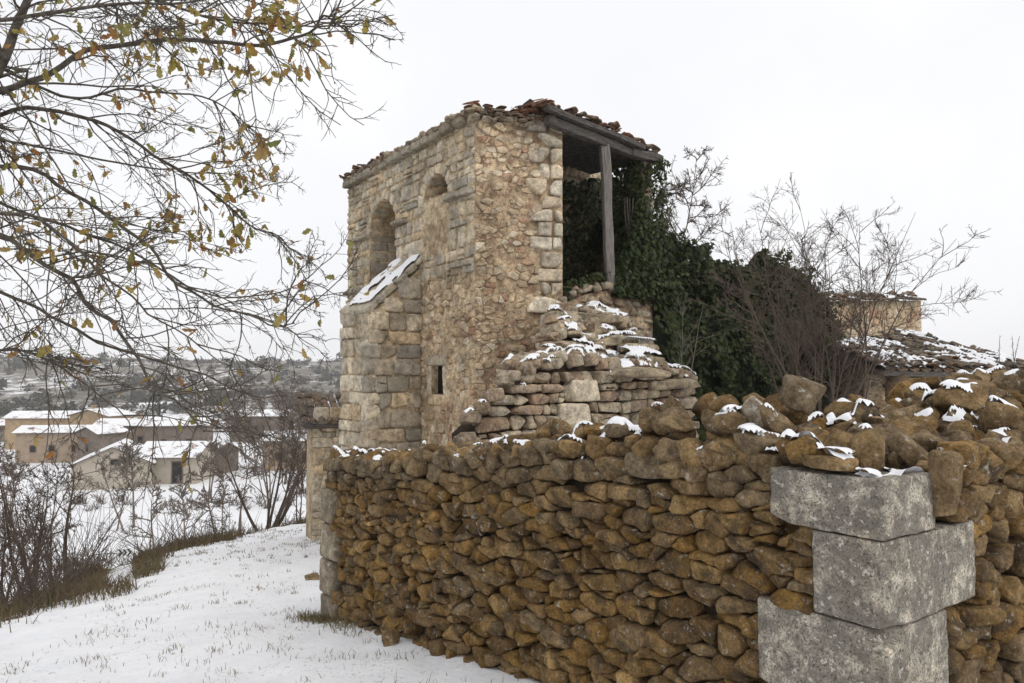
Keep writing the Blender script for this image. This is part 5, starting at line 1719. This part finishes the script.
# brush and dry grass along the shoulder
r = np.random.default_rng(71)
mb = MB()
def stems_at(mb, x, y, n, h, rad, r, spread=0.4):
    z = zg(x, y) - 0.03
    for _ in range(n):
        p = np.array([x + r.normal(0, 0.16), y + r.normal(0, 0.16), z])
        tube(mb, wander(p, (r.normal(0, spread), r.normal(0, spread), 1), h * r.uniform(0.4, 1.2), 4, 0.15, -0.02, r), np.linspace(rad, rad * 0.4, 5), 3)
for i in range(330):
    y = r.uniform(7.5, 34)
    e = np.interp(y, EDGE_Y, EDGE_X)
    x = e - 0.5 - abs(r.normal(0, 3.2))
    if abs(CX + FPX * x / y - 124) < 22 and y > 10: continue
    stems_at(mb, x, y, 12, r.uniform(0.4, 1.7) * (0.6 + 0.6 * (n2(x * 0.3, y * 0.3, 61) > 0)), 0.005 + 0.0002 * y, r, 0.5)
tag(mb.build("bramble_thicket", M['red_twig']), "brown tangled bramble thicket below the snowy shoulder", "bramble", None, "stuff")
mb = MB()
for i in range(90):     # hedge lines in the fields
    px = r.uniform(60, 320); Y = 60 + r.normal(0, 1.5) if r.random() < 0.55 else 88 + r.normal(0, 2)
    x = (px - CX) / FPX * Y
    stems_at(mb, x, Y, 16, 1.3, 0.03, r, 0.5)
tag(mb.build("hedge_brush", M['far_twig']), "low brown hedge brush dividing the snowy fields", "hedge", None, "stuff")

def blades(mb, X, Yy, h, w, r, lean=0.45):
    Z = zground(X, Yy) - 0.01
    S = len(X)
    th = r.uniform(0, 6.28, S); ln = r.normal(0, lean, (S, 2)) * h[:, None]
    ax, ay = np.cos(th) * w, np.sin(th) * w
    p0 = np.stack([X - ax, Yy - ay, Z], -1); p1 = np.stack([X + ax, Yy + ay, Z], -1)
    m0 = np.stack([X + ln[:, 0] * 0.4 - ax * 0.7, Yy + ln[:, 1] * 0.4 - ay * 0.7, Z + h * 0.6], -1); m1 = m0 + np.stack([ax * 1.4, ay * 1.4, 0 * h], -1)
    tp = np.stack([X + ln[:, 0], Yy + ln[:, 1], Z + h], -1)
    W = np.stack([p0, p1, m1, m0, tp], 1)
    i = np.arange(S)[:, None] * 5
    mb.add(W.reshape(-1, 3), (i + np.array([[0, 1, 2, 3]])).astype(np.int64))
    mb.f.append(((i + np.array([[3, 2, 4]])).astype(np.int64) + mb.n - S * 5, 0))
mb = MB(); Xs, Ys, Hs = [], [], []
for i in range(1500):    # tufts on the near slope
    y = r.uniform(4.2, 24); x = r.uniform(-9, 0.5)
    if x < np.interp(y, EDGE_Y, EDGE_X): continue
    wu = WLEN - ((np.array([x, y]) - P0) @ LW)
    if (np.array([x, y]) - WL.O[:2]) @ WL.N[:2] < 0.05 and 0 < wu < WLEN: continue
    if n2(x * 0.5, y * 0.5, 55) + r.normal(0, 0.3) < -0.05: continue
    k_ = r.integers(4, 18); sp_ = r.uniform(0.03, 0.12)
    Xs.append(x + r.normal(0, sp_, k_)); Ys.append(y + r.normal(0, sp_, k_)); Hs.append(r.uniform(0.03, 0.085, k_))
for i in range(60):     # stronger tufts at the wall's far end and foot
    u = abs(r.normal(0, 0.8)) - 0.3; q = WL.p(u, 0, abs(r.normal(0.08, 0.12)))
    k_ = r.integers(6, 22)
    Xs.append(q[0] + r.normal(0, 0.06, k_)); Ys.append(q[1] + r.normal(0, 0.06, k_)); Hs.append(r.uniform(0.04, 0.12, k_))
Xs, Ys, Hs = map(np.concatenate, (Xs, Ys, Hs))
blades(mb, Xs, Ys, Hs, 0.0022 + 0.0002 * Ys, r)
tag(mb.build("grass", M['dry_grass']), "thin dry grass tufts poking through the snow", "grass", None, "stuff")
mb = MB()
S = 26000
Ys = 7 + 27 * r.random(S) ** 1.3
Xs = np.interp(Ys, EDGE_Y, EDGE_X) + 0.1 + n2(Ys * 0.5, Ys * 0, 14) * 0.9 - np.abs(r.normal(0, 2.0, S))
kk = n2(Xs * 0.5, Ys * 0.5, 91) + r.normal(0, 0.12, S) > 0.0
kk &= ~((np.abs(CX + FPX * Xs / Ys - 124) < 13) & (Ys > 13))
Xs, Ys = Xs[kk], Ys[kk]
blades(mb, Xs, Ys, r.uniform(0.08, 0.34, len(Xs)), 0.003 + 0.0004 * Ys, r, 0.5)
tag(mb.build("bank_grass", M['brown_grass']), "brown dead grass covering the bank at the snow's edge", "grass", None, "stuff")

# stones lying in the snow near the wall's end
for px, py, Y, sz, lb in ((314, 559, 11.6, (0.28, 0.24, 0.07), "flat brown stone lying in the snow past the wall's far end"),
                          (391, 633, 7.05, (0.17, 0.14, 0.16), "small dark brown stone lying at the foot of the dry stone wall")):
    p = at(px, py, Y); p[2] = zg(p[0], p[1]) + sz[2] * 0.25
    mb = MB(); rocks(mb, [p], [sz], r, tilt=0.1, res=10, tone=0.5)
    tag(mb.build("fallen_stone", M['wall_stone'], origin=p - np.array([0, 0, sz[2] / 2])), lb, "stone", "stones fallen in the snow")

# ------------------------------------------------------------------ village
def house(px, py_base, Y, w, dep, h, rh, rot, wall_mat, label, windows=(), chimney=False, name="house", snow=0.97, ridge='long', zoff=0.0, group="village houses"):
    b = at(px, py_base, Y); b[2] = zg(b[0], b[1]) - 0.2 + zoff
    if name == "house":
        dep *= 0.72; rh *= 0.72; h *= 1.06
    root = empty(name, b); tag(root, label, "barn" if name == "barn" else "house", group)
    root.rotation_euler = (0, 0, RAD(rot))
    ORG_save = ORG[root.name]; ORG[root.name] = np.zeros(3)
    X, Yv, Z = np.eye(3)
    m = MB()
    v = [(-w/2, 0, 0), (w/2, 0, 0), (w/2, dep, 0), (-w/2, dep, 0), (-w/2, 0, h), (w/2, 0, h), (w/2, dep, h), (-w/2, dep, h)]
    ov = 0.45
    rm = MB()
    if ridge == 'long':     # ridge parallel to the front
        v += [(-w/2, dep/2, h + rh), (w/2, dep/2, h + rh)]
        f = [(0, 1, 5, 4), (2, 3, 7, 6), (3, 0, 4, 8, 7), (1, 2, 6, 9, 5)]
        s = rh / (dep / 2)
        prof = [(-ov, h - s * ov), (dep / 2, h + rh), (dep + ov, h - s * ov)]
        A_ = [(x, y, z + 0.03 + t_) for t_ in (0, 0.22) for x in (-w/2 - ov, w/2 + ov) for y, z in prof]
    else:                   # gable to the front
        v += [(0, 0, h + rh), (0, dep, h + rh)]
        f = [(0, 1, 5, 8, 4), (2, 3, 7, 9, 6), (3, 0, 4, 7), (1, 2, 6, 5)]
        s = rh / (w / 2)
        prof = [(-w/2 - ov, h - s * ov), (0, h + rh), (w/2 + ov, h - s * ov)]
        A_ = [(x, y, z + 0.03 + t_) for t_ in (0, 0.22) for y in (-ov, dep + ov) for x, z in prof]
    m.add(v, f)
    m.build("wall", wall_mat, root, smooth_shade=False)
    rm.add(A_, [(6, 9, 10, 7), (7, 10, 11, 8)], 0)
    A2 = [(x, y, z - (0.004 if i < 6 else 0.10)) for i, (x, y, z) in enumerate(A_)]
    rm.add(A2, [(0, 1, 4, 3), (1, 2, 5, 4), (0, 6, 7, 1), (1, 7, 8, 2), (3, 4, 10, 9), (4, 5, 11, 10), (0, 3, 9, 6), (2, 8, 11, 5)], 1)
    for q in ((0, 3, 9, 6), (2, 8, 11, 5), (0, 6, 7, 1), (1, 7, 8, 2), (3, 4, 10, 9), (4, 5, 11, 10)):
        top_ = [A2[i] if i < 6 else A2[i] for i in q]
        hi_q = [i for i in q if i >= 6]
        rm.add([A2[hi_q[0]], A2[hi_q[1]], A_[hi_q[1]], A_[hi_q[0]]], [(0, 1, 2, 3)], 0)
    ro = rm.build("roof", [M['roof_snow'], M['tile']], root, smooth_shade=False)
    for (wx, wz, ww, wh, side) in windows:
        fm, pn = MB(), MB()
        if side == 'f':
            c = np.array([wx, 0.0, wz]); U, Nn = X, -Yv
        else:
            c = np.array([w / 2, wx, wz]); U, Nn = Yv, X
        for dx, dz, sx, sz in ((0, wh / 2, ww + 0.2, 0.14), (0, -wh / 2, ww + 0.2, 0.14), (-ww / 2, 0, 0.14, wh), (ww / 2, 0, 0.14, wh)):
            fm.box(c + U * dx + Z * dz + Nn * 0.03, U, Z, Nn, (sx, sz, 0.12))
        pn.box(c + Nn * 0.004, U, Z, Nn, (ww - 0.06, wh - 0.06, 0.05))
        wo = fm.build("window", M['brown_house'], root, smooth_shade=False)
        pn.build("pane", M['dark'], wo, smooth_shade=False)
    if chimney:
        cm = MB(); cm.box(np.array([w * 0.2, dep / 2, h + rh + 0.5]), X, Yv, Z, (0.7, 0.7, 1.4)); cm.box(np.array([w * 0.2, dep / 2, h + rh + 1.25]), X, Yv, Z, (0.9, 0.9, 0.14))
        cm.build("chimney", wall_mat, ro, smooth_shade=False)
    ORG[root.name] = ORG_save
    return root
def roof_snow():
    m, nt, b = new_mat("snow lying on tiles", 0.7)
    tc = coords(nt)
    nz = math_n(nt, 'ADD', math_n(nt, 'MULTIPLY', noise(nt, 0.5, 6, 0.6, tc), 0.6), math_n(nt, 'MULTIPLY', noise(nt, 2.5, 6, 0.7, tc), 0.4))
    c = ramp(nt, [(0.40, (0.20, 0.12, 0.085)), (0.46, (0.78, 0.785, 0.80)), (0.6, (0.84, 0.845, 0.86))], nz)
    nt.links.new(c, b.inputs["Base Color"])
    return m
M['roof_snow'] = roof_snow()
F_ = 'f'
house(62, 452, 150, 22, 9, 6.0, 1.5, 4, M['ochre_house'], "long ochre farmhouse with arched windows at the back of the hamlet", [(-8, 3.9, 0.9, 1.2, F_), (-4.5, 3.9, 1.1, 1.5, F_), (-2.6, 3.9, 1.1, 1.5, F_), (-0.7, 3.9, 1.1, 1.5, F_), (3, 3.9, 0.9, 1.2, F_), (6, 3.9, 0.9, 1.2, F_), (-6, 1.4, 1.0, 1.4, F_), (1, 1.4, 1.0, 1.6, F_)], True)
house(88, 452, 146, 9, 9, 6.6, 1.6, -14, M['ochre_house'], "gabled ochre house joined to the right of the long farmhouse", [(-2, 3.6, 0.9, 1.3, F_), (2, 3.6, 0.9, 1.3, F_)], ridge='gable')
house(58, 463, 128, 13.5, 8, 5.0, 1.2, 8, M['tan_house'], "tan stone house with wide snowy roof before the long farmhouse", [(-4, 2.6, 1.0, 1.2, F_), (-1, 2.6, 1.0, 1.2, F_), (2.5, 2.6, 0.9, 1.2, F_)])
house(87, 463, 124, 5.5, 7, 5.2, 1.3, -28, M['brown_house'], "narrow brown house closing the end of the tan one", [(0, 3.0, 0.9, 1.2, F_)], ridge='gable')
house(122, 462, 135, 9.5, 8, 5.6, 1.3, 6, M['tan_house'], "tan two-storey house with snow roof behind the cream barn", [(-3, 3.4, 0.9, 1.2, F_), (0.5, 3.4, 0.9, 1.2, F_), (3, 3.4, 0.9, 1.2, F_)], True)
house(112, 487, 100, 9.6, 12, 3.4, 2.2, 20, M['cream_house'], "broad cream rendered barn with low gable facing the field", [(0.3, 3.7, 1.2, 0.8, F_)], ridge='gable', name="barn")
house(166, 485, 104, 8.0, 8, 3.9, 1.6, 2, M['cream_house'], "cream barn wing with snowy roof right of the low gable", [(1.5, 1.8, 1.5, 3.0, F_)], name="barn")
house(198, 481, 112, 4.5, 7, 3.4, 1.4, -12, M['brown_house'], "brown shed leaning against the cream barn wing", name="barn")
house(176, 462, 130, 10, 8, 6.0, 1.6, 12, M['brown_house'], "brown house with patchy snow roof above the barn wing", [(-2, 3.5, 1, 1.2, F_), (2, 3.5, 1, 1.2, F_)])
house(292, 474, 118, 9, 8, 4.6, 1.6, 6, M['tan_house'], "tan house half hidden behind trees near the shed", [(-2, 2.4, 1, 1.1, F_), (2, 2.4, 1, 1.1, F_)])
house(258, 452, 165, 12, 8, 5.5, 1.5, 0, M['brown_house'], "distant brown house under the hillside above the field trees", [(-3, 3.2, 1, 1.2, F_), (1, 3.2, 1, 1.2, F_)])
house(8, 452, 165, 10, 8, 3.6, 1.2, -4, M['brown_house'], "small brown outhouse at the hamlet's left end", [(1, 2.0, 1, 1.1, F_)])

# road chevron board
sg = empty("road_sign", at(124, 566, 58.0)); 
p = at(124, 552.5, 58.0); gz = zg(p[0], p[1]); sg.location = (p[0], p[1], gz); ORG[sg.name] = np.array([p[0], p[1], gz])
tag(sg, "black and white chevron road sign in the field below the slope", "road sign")
U, V_, Nn = np.array([0.96, 0.28, 0]), np.array([0, 0, 1.0]), np.array([0.28, -0.96, 0])
mb = MB(); mb.box(p, U, V_, Nn, (0.95, 0.5, 0.03)); panel_ = mb.build("panel", M['white_sign'], sg, smooth_shade=False)
mb = MB()
for k_ in (-0.31, 0.0, 0.31):
    for sgn in (-1, 1):
        a0, b0 = np.array([k_ - 0.11, sgn * 0.24]), np.array([k_ + 0.07, 0.0])
        q = [p + U * (c[0] + dx) + V_ * c[1] + Nn * 0.02 for c, dx in ((a0, 0), (a0, 0.15), (b0, 0.15), (b0, 0))]
        mb.add(q, [(0, 1, 2, 3)])
mb.build("chevron", M['black_sign'], panel_, smooth_shade=False)
for k_ in (-0.3, 0.3):
    mb = MB(); q = p + U * k_ - Nn * 0.05
    tube(mb, [np.array([q[0], q[1], gz - 0.2]), np.array([q[0], q[1], p[2] + 0.25])], 0.035, 8); mb.build("post", M['steel'], sg)

# ------------------------------------------------------------------ scrub on the far hill
r = np.random.default_rng(19)
mb = MB()
n_b = 900
Yb = 190 + 420 * r.random(n_b) ** 0.9; Xb = (r.uniform(-40, 380, n_b) - CX) / FPX * Yb
kp = n2(Xb * 0.012, Yb * 0.012, 44) + r.normal(0, 0.3, n_b) > -0.05
Xb, Yb = Xb[kp], Yb[kp]
for x, y in zip(Xb, Yb):
    s_ = float(np.exp(r.normal(0.55, 0.45))); z = zg(x, y)
    k_ = 40
    d = r.normal(size=(k_, 3)); d /= np.linalg.norm(d, axis=1)[:, None]; d[:, 2] = np.abs(d[:, 2])
    P = np.array([x, y, z]) + d * np.array([s_ * 1.3, s_ * 1.3, s_]) * (r.uniform(0.55, 1.0, k_) * (1 + 0.3 * r.normal(size=k_)))[:, None]
    leaf_cards(mb, P, d + r.normal(0, 0.4, (k_, 3)), s_ * 0.55, r)
tag(mb.build("hillside_scrub", M['scrub_leaf']), "dark evergreen scrub dotting the snowy hillside", "scrub", None, "stuff")

# ------------------------------------------------------------------ cold damp air over the valley
hz = MB()
hz.box((0, 400, 2), (1, 0, 0), (0, 1, 0), (0, 0, 1), (1500, 1100, 56))
hm = bpy.data.materials.new("winter haze"); hm.use_nodes = True
hnt = hm.node_tree; hnt.nodes.clear()
ho = hnt.nodes.new("ShaderNodeOutputMaterial"); hv2 = hnt.nodes.new("ShaderNodeVolumePrincipled")
hv2.inputs["Color"].default_value = (0.985, 0.99, 1.0, 1)
hv2.inputs["Density"].default_value = 0.00038
hnt.links.new(hv2.outputs[0], ho.inputs["Volume"])
tag(hz.build("haze", hm, smooth_shade=False), kind="stuff")
